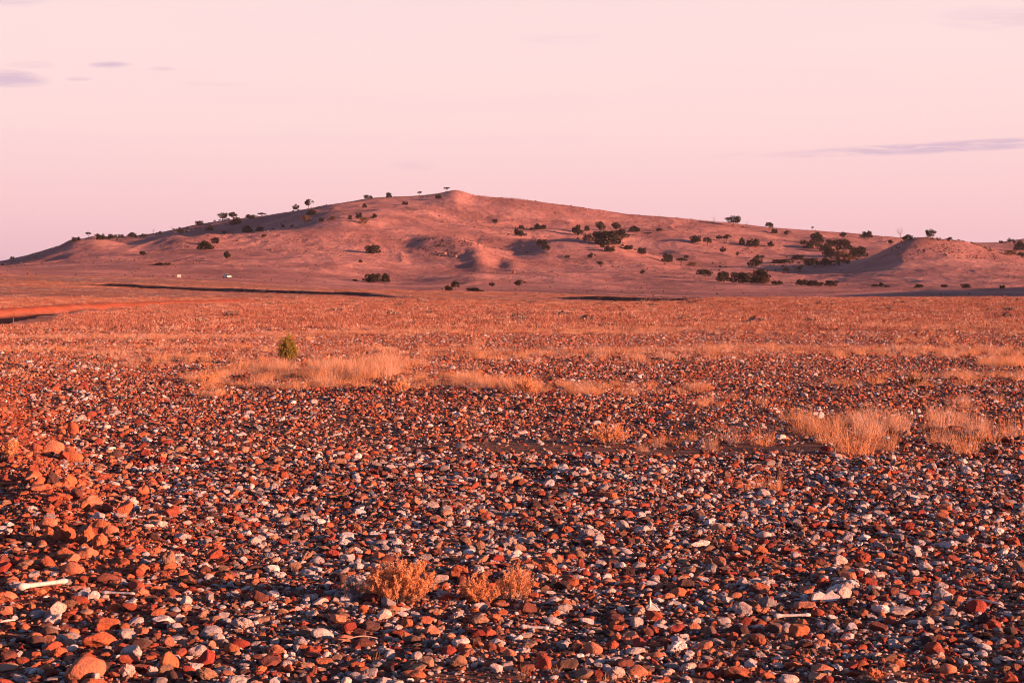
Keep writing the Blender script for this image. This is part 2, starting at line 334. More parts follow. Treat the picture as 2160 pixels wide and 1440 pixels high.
def leaf_mat(name, stops, trans=.25, sc=3.0, vary=True):
    m, T = material(name)
    oi = T.n('ShaderNodeObjectInfo').outputs['Random']
    g = T.n('ShaderNodeNewGeometry')
    n = noise_n(T, g.outputs['Position'], sc, 3)
    f = T.math('ADD', T.math('MULTIPLY', n, .55), T.math('MULTIPLY', T.n('ShaderNodeTexWhiteNoise', {'Vector': T.n('ShaderNodeVectorMath', {0: g.outputs['True Normal'], 3: 37.0}, operation='SCALE').outputs[0]}, noise_dimensions='3D').outputs['Value'], .45))
    col = T.ramp(f, stops)
    d = T.n('ShaderNodeBsdfDiffuse', {'Color': col}); t = T.n('ShaderNodeBsdfTranslucent', {'Color': col})
    mx = T.n('ShaderNodeMixShader', {0: trans, 1: d.outputs[0], 2: t.outputs[0]})
    T.n('ShaderNodeOutputMaterial', {'Surface': mx.outputs[0]})
    return m
M_straw = leaf_mat('dry_grass', [(.2, (.44, .21, .105)), (.5, (.74, .365, .19)), (.8, (.84, .49, .28))], .3)
M_straw2 = leaf_mat('pink_dry_grass', [(.2, (.48, .27, .19)), (.5, (.74, .46, .33)), (.8, (.84, .59, .45))], .3)
M_plain = leaf_mat('plain_grass', [(.2, (.20, .072, .052)), (.5, (.42, .172, .12)), (.8, (.60, .29, .205))], .2, .6)
M_salt = leaf_mat('saltbush_leaf', [(.2, (.46, .19, .085)), (.5, (.78, .345, .16)), (.8, (.88, .49, .26))], .25, 20)
M_twig = leaf_mat('grey_twig', [(.2, (.13, .09, .08)), (.5, (.25, .17, .14)), (.8, (.38, .27, .22))], .0, 20)
M_green = leaf_mat('green_leaf', [(.2, (.08, .066, .015)), (.5, (.25, .19, .035)), (.8, (.44, .34, .07))], .3, 12)
M_crown = leaf_mat('dark_leaf', [(.2, (.016, .015, .010)), (.5, (.038, .034, .019)), (.8, (.085, .064, .030))], .15, .9)
M_crown2 = leaf_mat('brown_leaf', [(.2, (.06, .035, .022)), (.5, (.13, .075, .040)), (.8, (.22, .12, .055))], .15, .9)
M_bark, T = material('bark')
finish(T, T.ramp(noise_n(T, T.n('ShaderNodeTexCoord').outputs['Object'], 9.0, 4), [(.3, (.05, .035, .03)), (.7, (.15, .10, .085))]), .9)
M_dead, T = material('dead_wood')
finish(T, T.ramp(noise_n(T, T.n('ShaderNodeTexCoord').outputs['Object'], 9.0, 4), [(.3, (.12, .085, .09)), (.7, (.24, .18, .18))]), .9)
M_bone, T = material('bone')
o_ = T.n('ShaderNodeTexCoord').outputs['Object']
finish(T, T.ramp(noise_n(T, o_, 45.0, 5, .6), [(.3, (.40, .34, .32)), (.5, (.62, .56, .53)), (.7, (.72, .67, .63))]), .6, noise_n(T, o_, 90.0, 4), .3, .01, .3)
M_stick, T = material('dry_stick')
finish(T, T.ramp(noise_n(T, T.n('ShaderNodeTexCoord').outputs['Object'], 60.0, 4), [(.3, (.25, .18, .15)), (.7, (.48, .37, .32))]), .9)
def plain_mat(name, c, rough=.5, spec=.4, metal=0):
    m, T = material(name)
    n = noise_n(T, T.n('ShaderNodeTexCoord').outputs['Object'], 4.0, 4)
    p = finish(T, T.mix(T.math('MULTIPLY', n, .3), c, tuple(x * .6 for x in c)), rough, None, spec=spec); p.inputs['Metallic'].default_value = metal
    return m
M_white = plain_mat('white_paint', (.60, .56, .53), .45); M_glass = plain_mat('dark_glass', (.02, .02, .025), .1, .6)
M_tyre = plain_mat('tyre_rubber', (.03, .03, .03), .8); M_lamp = plain_mat('lamp_glass', (.7, .6, .55), .1, .6)
M_steel = plain_mat('weathered_steel', (.30, .27, .26), .6); M_post = plain_mat('weathered_wood', (.20, .12, .09), .9, .1)

# ------------------------------------------------------------------ mesh helpers
def mesh(name, V, Fc, mat, smooth=False):
    me = bpy.data.meshes.new(name)
    V = np.asarray(V, np.float32)
    if isinstance(Fc, np.ndarray):
        me.vertices.add(len(V)); me.vertices.foreach_set('co', V.ravel())
        k = Fc.shape[1]; me.loops.add(Fc.size); me.loops.foreach_set('vertex_index', Fc.astype(np.int32).ravel())
        me.polygons.add(len(Fc)); me.polygons.foreach_set('loop_start', np.arange(0, Fc.size, k, dtype=np.int32))
        me.update(calc_edges=True)
    else:
        me.from_pydata([tuple(map(float, v)) for v in V], [], Fc)
    if smooth: me.polygons.foreach_set('use_smooth', np.ones(len(me.polygons), bool))
    if mat: me.materials.append(mat)
    me.update()
    return me
def obj(name, me, parent=None, loc=(0, 0, 0), rot=(0, 0, 0), scale=(1, 1, 1)):
    o = bpy.data.objects.new(name, me); C.objects.link(o); o.parent = parent
    o.location = loc; o.rotation_euler = rot; o.scale = scale
    return o
def tag(o, label=None, cat=None, group=None, kind=None):
    if label: o['label'] = label
    if cat: o['category'] = cat
    if group: o['group'] = group
    if kind: o['kind'] = kind
    return o

# ------------------------------------------------------------------ land
rings = np.concatenate([np.geomspace(1.4, 60, 190)[:-1], np.geomspace(60, 235, 230)[:-1], np.linspace(235, 335, 170)[:-1], np.linspace(335, 420, 50)[:-1], np.linspace(420, 560, 70)[:-1], np.linspace(560, 1430, 420)[:-1], np.geomspace(1430, 5900, 40)])
def fan(name, ys, mat):
    YY, PP = np.meshgrid(ys, PX, indexing='ij'); XX = (PP - 1080) / F * YY
    ZZ = zfun(XX, YY)
    n, m = YY.shape; V = np.stack([XX, YY, ZZ], -1).reshape(-1, 3)
    i = np.arange(n * m).reshape(n, m)
    Q = np.stack([i[:-1, :-1], i[:-1, 1:], i[1:, 1:], i[1:, :-1]], -1).reshape(-1, 4)
    me = mesh(name, V, Q, mat, True)
    return me, XX.ravel(), YY.ravel()
isp = int(np.searchsorted(rings, 430))
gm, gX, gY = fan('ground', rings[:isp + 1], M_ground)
# red bank soil, and dark creek bed soil with the lip's shade painted in
sd, par = poly_dist(gX, gY, GULLY)
wd = np.interp(par, range(len(GULLY)), [p[2] for p in GULLY]); dp = np.interp(par, range(len(GULLY)), [p[3] for p in GULLY])
act = (dp > .15) & (np.abs(sd) < 30)
bed = (1 - sst(wd - .9, wd - .2, np.abs(sd))) * act  # bed soil, with the lip's shade painted in
redm = np.exp(-((np.abs(sd) - wd - .3) / .9) ** 2) * act * (sd > 0)
for pts, hb in BANKS:
    sd2, par2 = poly_dist(gX, gY, pts)
    bed = np.maximum(bed, (sd2 > -1.6) * (sd2 < .7) * (gY > 150) * .6 * (par2 < len(pts) - 1.05) * (par2 > .05))  # shade of the cut bank faces, painted with the bed colour
gp_ = 1080 + gX / gY * F
swale_shade = np.maximum((1 - sst(120, 220, gp_)) * sst(195, 215, gY) * (1 - sst(245, 270, gY)), sst(640, 900, gp_) * (1 - sst(1480, 1560, gp_)) * sst(185, 205, gY) * (1 - sst(270, 310, gY))) * sst(-.7, .2, fbm(gX * .05, gY * .08, 3, 29))  # swale shade put into the soil colour, broken up by noise
a = gm.attributes.new('flat', 'FLOAT', 'POINT'); a.data.foreach_set('value', swale_shade.astype(np.float32))  # 'flat' holds the painted swale shade here
bxx = np.interp(gY, [3, 6.1, 8, 9.7, 12, 17, 24], [-.9, -1.75, -2.25, -2.8, -3.8, -5.8, -8.6])
redm = np.maximum(redm, .9 * np.exp(-((gX - bxx) / .55) ** 2) * (gY < 26) * sst(6, 9, gY))
def open_ground(x, y):
    """false in the gully and along the cut banks, where nothing grows"""
    sd, par = poly_dist(x, y, GULLY); wd = np.interp(par, range(len(GULLY)), [p[2] for p in GULLY]); dp = np.interp(par, range(len(GULLY)), [p[3] for p in GULLY])
    ok = ~((np.abs(sd) < wd + np.where(sd > 0, 1.2, 1.8 * (y < 100))) & (dp > .15))
    for pts, hb in BANKS:
        sd, par = poly_dist(x, y, pts); ok &= ~((sd > -1.6) & (sd < .5) & (par > .05) & (par < len(pts) - 1.05))
    return ok
for nm, arr in (('bed', bed), ('red', redm)):  # 'bed' holds bed soil and painted shade
    a = gm.attributes.new(nm, 'FLOAT', 'POINT'); a.data.foreach_set('value', arr.astype(np.float32))
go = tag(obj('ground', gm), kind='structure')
# flat apron behind the viewpoint, same soil
am = mesh('ground_apron', [(-60, -60, -.03), (60, -60, -.03), (60, 2.4, -.03), (-60, 2.4, -.03)], [(0, 1, 2, 3)], M_ground)
tag(obj('ground', am), kind='structure')
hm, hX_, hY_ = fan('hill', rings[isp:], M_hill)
hp_ = 1080 + hX_ / hY_ * F
flat = sst(980, 1250, hp_) * (1 - sst(1500, 1900, hp_)) * (1 - sst(560, 680, hY_)) * sst(-.8, .05, fbm(hX_ * .02, hY_ * .03, 4, 19) + .1)  # shade on the hill-foot flat, painted as a darker colour
a = hm.attributes.new('flat', 'FLOAT', 'POINT'); a.data.foreach_set('value', flat.astype(np.float32))  # 'flat' holds the painted hill-foot shade here
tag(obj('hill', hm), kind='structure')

# ------------------------------------------------------------------ stones
def ico(sub):
    t = (1 + 5 ** .5) / 2
    V = [Vector(v).normalized() for v in ((-1,t,0),(1,t,0),(-1,-t,0),(1,-t,0),(0,-1,t),(0,1,t),(0,-1,-t),(0,1,-t),(t,0,-1),(t,0,1),(-t,0,-1),(-t,0,1))]
    Fs = [(0,11,5),(0,5,1),(0,1,7),(0,7,10),(0,10,11),(1,5,9),(5,11,4),(11,10,2),(10,7,6),(7,1,8),(3,9,4),(3,4,2),(3,2,6),(3,6,8),(3,8,9),(4,9,5),(2,4,11),(6,2,10),(8,6,7),(9,8,1)]
    for _ in range(sub):
        mid = {}; nf = []
        def m(a, b):
            k = (min(a, b), max(a, b))
            if k not in mid: V.append(((V[a] + V[b]) / 2).normalized()); mid[k] = len(V) - 1
            return mid[k]
        for a, b, c in Fs:
            x, y, z = m(a, b), m(b, c), m(c, a); nf += [(a, x, z), (b, y, x), (c, z, y), (x, y, z)]
        Fs = nf
    return np.array([tuple(v) for v in V]), np.array(Fs)
ICO = {k: ico(k) for k in (1, 2, 3, 4)}
def stone_mesh(name, seed, sub, kind):
    """kind: round, angular, knobbly or slab; unit half width"""
    r = np.random.default_rng(seed); V, Fs = ICO[sub]
    P = V.copy(); rad = np.ones(len(V))
    ncut = {'round': 5, 'angular': 10, 'knobbly': 6, 'slab': 8}[kind]
    for _ in range(ncut):
        nrm = r.normal(size=3); nrm /= np.linalg.norm(nrm)
        dist = r.uniform(.48, .9) if kind != 'round' else r.uniform(.72, .95)
        c = V @ nrm
        lim = np.where(c > .05, dist / np.maximum(c, .05), 9)
        k = {'angular': 60, 'slab': 45, 'round': 11, 'knobbly': 22}[kind]
        rad = -np.log(np.exp(-k * rad) + np.exp(-k * np.minimum(lim, 3))) / k
    P = V * rad[:, None]
    so_ = Vector(r.uniform(-50, 50, 3)); a1, a2 = {'round': (.06, .012), 'angular': (.07, .03), 'knobbly': (.20, .09), 'slab': (.08, .03)}[kind]
    for i in range(len(P)):
        p = Vector(P[i]); d = a1 * noise.noise(p * 1.7 + so_) * 1.6 + a2 * noise.noise(p * 5.5 + so_) * 1.5
        if sub > 2: d += a2 * .5 * noise.noise(p * 12 + so_)
        if kind == 'knobbly' and sub > 2:
            q = noise.noise(p * 4 - so_); d -= .14 * max(0, q - .15)
        P[i] *= 1 + d
    s = {'round': (1, .74, .55), 'angular': (1, .80, .74), 'knobbly': (1, .82, .66), 'slab': (1, .66, .40)}[kind]
    P = P * np.array(s) * np.array([1, r.uniform(.8, 1.1), r.uniform(.85, 1.1)])
    P[:, :2] /= np.abs(P[:, 0]).max()
    return mesh(name, P, Fs, MS, True)
KINDS = ['round'] * 5 + ['angular'] * 11 + ['knobbly'] * 5 + ['slab'] * 5
near_var = [stone_mesh('stone', 100 + i, 4, k) for i, k in enumerate(KINDS)]
mid_var = [stone_mesh('pebble', 300 + i, 2, k) for i, k in enumerate(KINDS)]
far_var = [stone_mesh('gravel', 500 + i, 1, k) for i, k in enumerate(KINDS[::2])]
zmin = [min(v.co.z for v in m.vertices) for m in near_var]; zmax = [max(v.co.z for v in m.vertices) for m in near_var]
nK = len(KINDS)

def gn_group(name, variants):
    """geometry nodes: put one of the variants on each point of the mesh"""
    g = bpy.data.node_groups.new(name, 'GeometryNodeTree')
    g.interface.new_socket('Geometry', in_out='INPUT', socket_type='NodeSocketGeometry')
    g.interface.new_socket('Geometry', in_out='OUTPUT', socket_type='NodeSocketGeometry')
    N = g.nodes; L = g.links
    gi = N.new('NodeGroupInput'); go_ = N.new('NodeGroupOutput'); jn = N.new('GeometryNodeJoinGeometry')
    for me in reversed(variants):
        src = bpy.data.objects.new(me.name + '_shape', me)
        oi = N.new('GeometryNodeObjectInfo'); oi.inputs['Object'].default_value = src
        ti = N.new('GeometryNodeGeometryToInstance'); L.new(oi.outputs['Geometry'], ti.inputs[0]); L.new(ti.outputs[0], jn.inputs[0])
    ip = N.new('GeometryNodeInstanceOnPoints'); L.new(gi.outputs[0], ip.inputs['Points']); L.new(jn.outputs[0], ip.inputs['Instance'])
    ip.inputs['Pick Instance'].default_value = True
    def na(nm, ty):
        a = N.new('GeometryNodeInputNamedAttribute'); a.data_type = ty; a.inputs[0].default_value = nm; return a.outputs[0]
    L.new(na('vid', 'INT'), ip.inputs['Instance Index'])
    er = N.new('FunctionNodeEulerToRotation'); L.new(na('rot', 'FLOAT_VECTOR'), er.inputs[0]); L.new(er.outputs[0], ip.inputs['Rotation'])
    L.new(na('scl', 'FLOAT_VECTOR'), ip.inputs['Scale']); L.new(ip.outputs[0], go_.inputs[0])
    return g
def scatter(name, label, cat, variants, P, rot, scl, vid, tone=None, shade=None):
    me = bpy.data.meshes.new(name); n = len(P); me.vertices.add(n); me.vertices.foreach_set('co', np.asarray(P, np.float32).ravel())
    for nm, ty, arr in (('rot', 'FLOAT_VECTOR', rot), ('scl', 'FLOAT_VECTOR', scl)):
        a = me.attributes.new(nm, ty, 'POINT'); a.data.foreach_set('vector', np.asarray(arr, np.float32).ravel())
    a = me.attributes.new('vid', 'INT', 'POINT'); a.data.foreach_set('value', np.asarray(vid, np.int32))
    for nm, arr in (('tone', tone), ('shade', shade)):
        if arr is not None:
            a = me.attributes.new(nm, 'FLOAT', 'POINT'); a.data.foreach_set('value', np.asarray(arr, np.float32))
    o = obj(name, me); md = o.modifiers.new('scatter', 'NODES'); md.node_group = gn_group(name, variants)
    return tag(o, label, cat, kind='stuff')

def pxrow(Xw, Yw): return 1080 + Xw / Yw * F, HY + H * F / Yw
def tones(Xw, Yw, n, big=None):
    """rock colours: redder to the left and beyond, more quartz to the right and near"""
    px, row = pxrow(Xw, Yw)
    q = rng.random(n); base = rng.random(n)
    pw = (.62 + .38 * sst(820, 1000, row)) * .32 + .08 * sst(200, 700, px) * sst(900, 1100, row) + .06 * vnoise(Xw * 1.1, Yw * .8, 66)
    pd = .25 + .05 * vnoise(Xw * .9, Yw * .7, 67)
    t = np.where(q < pw, .76 + .239 * base, np.where(q < pw + pd, .38 + .31 * base, np.where(q < pw + pd + .10, .72, .379 * base)))
    bx = np.interp(Yw, [3, 6.1, 8, 9.7, 12, 17, 24], [-.9, -1.75, -2.25, -2.8, -3.8, -5.8, -8.6])
    red = rng.random(n) < .75 * np.exp(-((Xw - bx) / .7) ** 2) * (Yw < 26) * sst(6, 9, Yw)
    far_t = rng.choice([.02, .12, .12, .22, .31, .31, .31, .72, .72, .77, .85, .66], n)
    t = np.where(rng.random(n) < .85 * sst(22, 42, Yw), far_t, t)
    return np.where(red & (t > .379), .379 * base, t)
# hand placed larger stones: column, row of the foot, width, height (picture), kind, tone
HAND = [(138,1152,54,46,'k',.02),(183,1158,48,48,'k',.12),(212,1164,38,40,'k',.12),(212,1135,42,32,'r',.12),(232,1142,38,28,'r',.31),(100,1124,42,30,'r',.31),
(152,1220,54,34,'r',.31),(60,1206,56,20,'s',.71),(138,1192,44,32,'a',.12),(12,1201,32,28,'a',.48),(182,1190,56,30,'a',.31),(298,1222,48,30,'k',.12),(222,1242,54,30,'r',.48),
(298,1268,44,24,'k',.31),(357,1204,32,40,'a',.71),(240,1295,28,22,'a',.12),(210,1374,78,46,'a',.02),(228,1328,52,32,'a',.02),(125,1392,44,30,'k',.02),(262,1392,44,32,'a',.21),
(362,1420,52,42,'a',.12),(178,1452,92,62,'r',.31),(435,1410,44,42,'a',.39),(270,1440,38,38,'k',.77),(488,1380,40,28,'r',.12),(420,1388,50,32,'a',.77),(505,1368,46,26,'r',.39),
(78,1372,44,36,'a',.57),(105,1366,36,30,'a',.31),(322,1434,30,28,'k',.77),(103,1342,46,28,'r',.65),(360,1366,36,26,'a',.31),(300,1366,50,24,'r',.65),(300,1335,34,20,'a',.31),
(150,985,50,34,'r',.12),(110,975,50,36,'r',.31),(153,920,26,32,'r',.02),(134,985,26,30,'a',.21),(75,975,32,26,'r',.02),(245,970,24,22,'r',.57),(262,1098,40,38,'a',.02),(225,1092,26,28,'a',.21),
(200,1078,50,28,'a',.31),(145,1045,44,36,'k',.12),(110,1052,36,40,'k',.57),(70,1038,36,26,'a',.02),(158,1072,48,28,'a',.48),(303,1048,28,26,'a',.12),(355,1100,48,24,'s',.21),(368,1092,24,28,'a',.21),
(340,1122,34,20,'k',.77),(130,1080,60,26,'k',.02),(20,1036,36,24,'a',.21),(310,972,34,22,'a',.39),(342,940,20,18,'r',.02),(278,1072,40,24,'k',.77),
(1045,1193,38,22,'a',.39),(945,1269,46,20,'s',.39),(828,1295,36,20,'r',.12),(766,1294,24,18,'r',.02),(713,1320,46,26,'a',.31),(760,1346,34,28,'a',.48),(725,1355,46,22,'r',.31),(912,1341,36,28,'a',.31),
(948,1348,36,22,'k',.71),(970,1365,40,28,'a',.31),(946,1388,40,24,'a',.39),(980,1380,32,24,'a',.12),(1143,1424,46,40,'a',.21),(880,1440,62,24,'a',.12),(828,1408,30,16,'r',.12),(1075,1391,38,24,'r',.31),
(1140,1387,34,18,'r',.48),(1117,1367,36,22,'a',.71),(1170,1270,36,18,'s',.77),(1118,1294,52,30,'a',.48),(915,1361,46,22,'k',.94),(815,1382,42,20,'k',.77),
(1684,1344,48,36,'a',.12),(1724,1304,30,22,'r',.21),(1957,1325,34,32,'k',.77),(2093,1328,36,26,'a',.21),(2133,1341,36,24,'a',.65),(1855,1333,42,24,'a',.48),(1703,1260,38,22,'a',.31),(1832,1244,38,24,'a',.39),
(1790,1288,46,26,'k',.57),(1735,1369,46,24,'a',.31),(1815,1374,34,16,'r',.21),(1735,1422,52,22,'s',.31),(1842,1436,40,28,'k',.12),(1997,1428,42,26,'r',.31),(2130,1446,34,30,'a',.21),(1927,1448,46,22,'k',.12),
(2120,1402,54,16,'s',.77),(1900,1303,62,24,'a',.77),(1695,1293,54,20,'a',.31),(1610,1140,34,20,'r',.77),(1874,1156,24,24,'a',.71),(1902,1187,26,20,'a',.12),(1602,1184,42,20,'k',.21),
(1995,932,28,22,'a',.57),(2062,924,26,20,'a',.65),(2118,936,32,20,'a',.48),(2153,922,18,16,'k',.71),(2153,957,18,16,'r',.02),(1965,915,20,14,'a',.57),(2085,930,16,14,'a',.12),
(1386,1212,34,22,'r',.39),(1325,1240,42,22,'a',.02),(1430,1264,44,26,'a',.12),(1505,1256,36,22,'k',.02),(1378,1310,40,26,'a',.21),(1425,1338,50,26,'a',.39),(1296,1310,40,22,'a',.48),(1278,1328,26,18,'r',.02),
(1303,1330,26,20,'a',.21),(1250,1380,46,32,'r',.31),(1292,1370,38,26,'k',.21),(1380,1364,24,18,'r',.12),(1385,1386,40,16,'r',.31),(1545,1354,30,24,'a',.21),(1508,1362,40,18,'s',.95),(1453,1416,44,28,'k',.77),(1416,1408,36,16,'r',.77),
(1550,1430,66,32,'a',.02),(1447,1433,28,16,'a',.77),(1410,1422,38,20,'k',.77),(1300,1438,48,34,'k',.77),(1364,1420,36,18,'a',.65),(1498,1428,28,20,'a',.39),(1395,1320,34,20,'k',.77),(1351,1298,36,24,'k',.77)]
KMAP = {'r': 0, 'a': 5, 'k': 16, 's': 21}; KN = {'r': 5, 'a': 11, 'k': 5, 's': 5}
S = dict(x=[], y=[], r=[], vid=[], tone=[], sh=[], h=[], hand=[])
for j, (px, row, wpx, hpx, kd, tn) in enumerate(HAND):
    Yd = H * F / (row - HY - .25 * wpx * .5); r = wpx / 2 / F * Yd
    vid = KMAP[kd] + (j * 5) % KN[kd]
    hh = max(.02, (hpx - .22 * wpx * .5)) / F * Yd
    S['x'].append((px - 1080) / F * Yd); S['y'].append(Yd); S['r'].append(r); S['vid'].append(vid); S['tone'].append(tn + .003); S['sh'].append(.35 + .5 * random.random())
    S['h'].append(hh * 1.15 / (zmax[vid] - zmin[vid])); S['hand'].append(1)
# random stones, largest first, kept from piling onto each other
def halfw(Yd): return .355 * Yd + 2.0
def keep_mask(Xw, Yw):
    """how stony the ground is, 0..1"""
    px, row = pxrow(Xw, Yw)
    bare = .95 * sst(-.05, .3, fbm(Xw * .9, Yw * 2.0, 3, 44)) * sst(1335, 1385, row) * sst(500, 1000, px)
    bxx = np.interp(Yw, [3, 6.1, 8, 9.7, 12, 17, 24], [-.9, -1.75, -2.25, -2.8, -3.8, -5.8, -8.6])
    bare = np.maximum(bare, .45 * np.exp(-((Xw - bxx) / .5) ** 2) * (Yw < 26) * sst(8, 10, Yw))
    bare = np.maximum(bare, .93 * np.exp(-((row - 950 - 6 * np.sin(px * .01)) / 13) ** 2) * sst(960, 1080, px) * (1 - sst(1700, 1850, px)))
    bare = np.maximum(bare, .9 * np.exp(-((row - 1372) / 11) ** 2) * sst(1440, 1480, px) * (1 - sst(1640, 1720, px)))
    bare = np.maximum(bare, .8 * np.exp(-((row - 1428) / 10) ** 2) * sst(1850, 1900, px) * (1 - sst(2100, 2130, px)))
    return 1 - bare
def cand(n, y0, y1):
    Yd = np.sqrt(rng.random(n) * (y1 ** 2 - y0 ** 2) + y0 ** 2); return (rng.random(n) * 2 - 1) * halfw(Yd), Yd
YN = 14.0
area = .355 * (YN ** 2 - 4.6 ** 2) + 4.0 * (YN - 4.6)
n = int(area * 1150); cx, cy = cand(n, 4.6, YN)
cr = np.exp(rng.normal(math.log(.0148), .52, n)).clip(.0075, .055)
pxx, rww = pxrow(cx, cy)
leftrow = np.exp(-((pxx - (60 + 120 * sst(900, 1300, rww))) / 130) ** 2)
cr *= 1 + .22 * leftrow * rng.random(n)
ok = rng.random(n) < np.where(cr > .014, keep_mask(cx, cy), 1)
cx, cy, cr = cx[ok], cy[ok], cr[ok]
od = np.argsort(-cr); cx, cy, cr = cx[od], cy[od], cr[od]
cell = .1; grid = {}
def put(x, y, r): grid.setdefault((int(x // cell), int(y // cell)), []).append((x, y, r))
def free(x, y, r, k):
    a, b = int(x // cell), int(y // cell)
    for i in (a - 1, a, a + 1):
        for j in (b - 1, b, b + 1):
            for (u_, v_, q) in grid.get((i, j), ()):
                if (u_ - x) ** 2 + (v_ - y) ** 2 < (k * (q + r)) ** 2: return False
    return True
for x, y, r in zip(S['x'], S['y'], S['r']): put(x, y, r)
for (a0, b0, a1, b1, rr) in ((38,1256,140,1244,.018), (215,1262,284,1264,.014), (1098,1330,1158,1334,.014), (1632,1308,1710,1306,.014), (2040,1282,2116,1290,.014), (0,1324,32,1320,.012), (718,1372,796,1362,.012)):
    for t in np.linspace(0, 1, 9):     # the bones lie on open ground
        px, row = a0 + (a1 - a0) * t, b0 + (b1 - b0) * t
        for dr in (0, 12, 24):
            Yd = H * F / (row + dr - HY); put((px - 1080) / F * Yd, Yd, rr)
gx_, gy_, gr_ = [], [], []
for x, y, r in zip(cx.tolist(), cy.tolist(), cr.tolist()):
    if free(x, y, r, .66): put(x, y, r); gx_.append(x); gy_.append(y); gr_.append(r)
n = len(gx_); gx_, gy_, gr_ = map(np.array, (gx_, gy_, gr_))
tn = tones(gx_, gy_, n)
vid = rng.integers(0, nK, n)
S['x'] += gx_.tolist(); S['y'] += gy_.tolist(); S['r'] += gr_.tolist(); S['vid'] += vid.tolist(); S['tone'] += tn.tolist(); S['sh'] += rng.random(n).tolist()
S['h'] += (gr_ * rng.uniform(.44, 1.02, n)).tolist(); S['hand'] += [0] * n
SX, SY, SR, SV, ST_, SS, SH = (np.array(S[k]) for k in ('x', 'y', 'r', 'vid', 'tone', 'sh', 'h'))
SZ = zfun(SX, SY) - np.array(zmin)[SV] * SH * .62
N0 = len(SX)
SROT = np.stack([rng.normal(0, .20, N0), rng.normal(0, .20, N0), rng.random(N0) * 6.283], 1)
nh = len(HAND); SROT[:nh, 0] *= .4; SROT[:nh, 1] *= .4; SROT[:nh, 2] = rng.normal(0, .35, nh)
SSC = np.stack([SR, SR, SH], 1)
# the 300 that show largest become objects of their own
px_, row_ = pxrow(SX, SY); inframe = (px_ > 6) & (px_ < 2154) & (row_ < 1452)
score = SR * (SR * .3 + SH) / SY ** 2 * inframe
top = np.argsort(-score)[:300]; rest = np.setdiff1d(np.arange(N0), top)
scatter('gravel', 'dense bed of small red, brown and white stones across the foreground', 'gravel', near_var, np.stack([SX, SY, SZ], 1)[rest], SROT[rest], SSC[rest], SV[rest], ST_[rest], SS[rest])
def colour_word(t):
    return ('orange' if t < .2 else 'red brown' if t < .30 else 'salmon' if t < .38 else 'dark red' if t < .46 else 'dark brown' if t < .64 else
            'brown' if t < .70 else 'tan' if t < .76 else 'white' if t < .93 else 'grey')
COLS = [(270, 'at the far left'), (540, 'well left'), (810, 'left of the middle'), (1080, 'just left of the middle'), (1350, 'just right of the middle'), (1620, 'right of the middle'), (1890, 'well right'), (9999, 'at the far right')]
ROWS = [(980, 'beside the dry grass tufts'), (1110, 'midway between tufts and shrubs'), (1200, 'just beyond the foreground shrubs'), (1290, 'level with the foreground shrubs'), (1370, 'just below the foreground shrubs'), (9999, 'along the bottom edge')]
ORD = ['leftmost', 'second from left', 'third from left', 'fourth from left', 'fifth from left', 'sixth from left', 'seventh from left', 'eighth from left', 'ninth from left', 'tenth from left', 'eleventh from left', 'twelfth from left', 'thirteenth from left', 'fourteenth from left', 'fifteenth from left', 'sixteenth from left']
bins = {}
for i in top:
    cw = colour_word(ST_[i]); cl = next(s for q, s in COLS if px_[i] < q); rw = next(s for q, s in ROWS if row_[i] < q)
    bins.setdefault((cw, rw, cl), []).append(i)
for (cw, rw, cl), ids in bins.items():
    ids.sort(key=lambda i: px_[i])
    for k, i in enumerate(ids):
        o = obj('stone', near_var[SV[i]], None, (SX[i], SY[i], SZ[i]), tuple(SROT[i]), tuple(SSC[i]))
        o['tone'] = float(ST_[i]); o['shade'] = float(SS[i])
        lab = f'large {cw} stone {rw}, {cl}' if len(ids) == 1 else f'{ORD[k]} {cw} stone {rw}, {cl}'
        tag(o, lab, 'stone', 'large stones lying on the gravel')
# fine pebbles between them
n = 140000; cx, cy = cand(n, 4.6, 13.5); ok = rng.random(n) < .35 + .65 * keep_mask(cx, cy); cx, cy = cx[ok], cy[ok]; n = len(cx); r = np.exp(rng.normal(math.log(.0085), .4, n)).clip(.003, .018)
scatter('pebbles', 'fine pebbles filling the gaps between the stones', 'pebbles', mid_var, np.stack([cx, cy, zfun(cx, cy) + r * .1], 1),
        np.stack([rng.normal(0, .3, n), rng.normal(0, .3, n), rng.random(n) * 6.28], 1), np.stack([r, r, r], 1), rng.integers(0, nK, n), tones(cx, cy, n), rng.random(n))
# stones from 14 m out to 60 m
area = .355 * (62 ** 2 - YN ** 2) + 4.0 * 48; n = int(area * 340)
cx, cy = cand(n, YN, 62); r = np.exp(rng.normal(math.log(.0178), .46, n)).clip(.008, .075)
pxx, rww = pxrow(cx, cy); r *= 1 + .25 * np.exp(-((pxx - 60) / 150) ** 2) * (rng.random(n) < .5)
ok = rng.random(n) < keep_mask(cx, cy) * (1 - .35 * sst(30, 60, cy)) * (1 - .5 * sst(.1, .6, fbm(cx * .12, cy * .2, 3, 12)) * sst(22, 34, cy))
cx, cy, r = cx[ok], cy[ok], r[ok]; n = len(cx)
t_ = tones(cx, cy, n); px0 = pxrow(cx, cy)[0]
scatter('gravel', 'red and pale stones covering the ground beyond the foreground', 'gravel', mid_var, np.stack([cx, cy, zfun(cx, cy) + r * .2], 1),
        np.stack([rng.normal(0, .28, n), rng.normal(0, .28, n), rng.random(n) * 6.28], 1), np.stack([r, r, r * rng.uniform(.5, 1.05, n)], 1), rng.integers(0, nK, n), t_, rng.random(n))
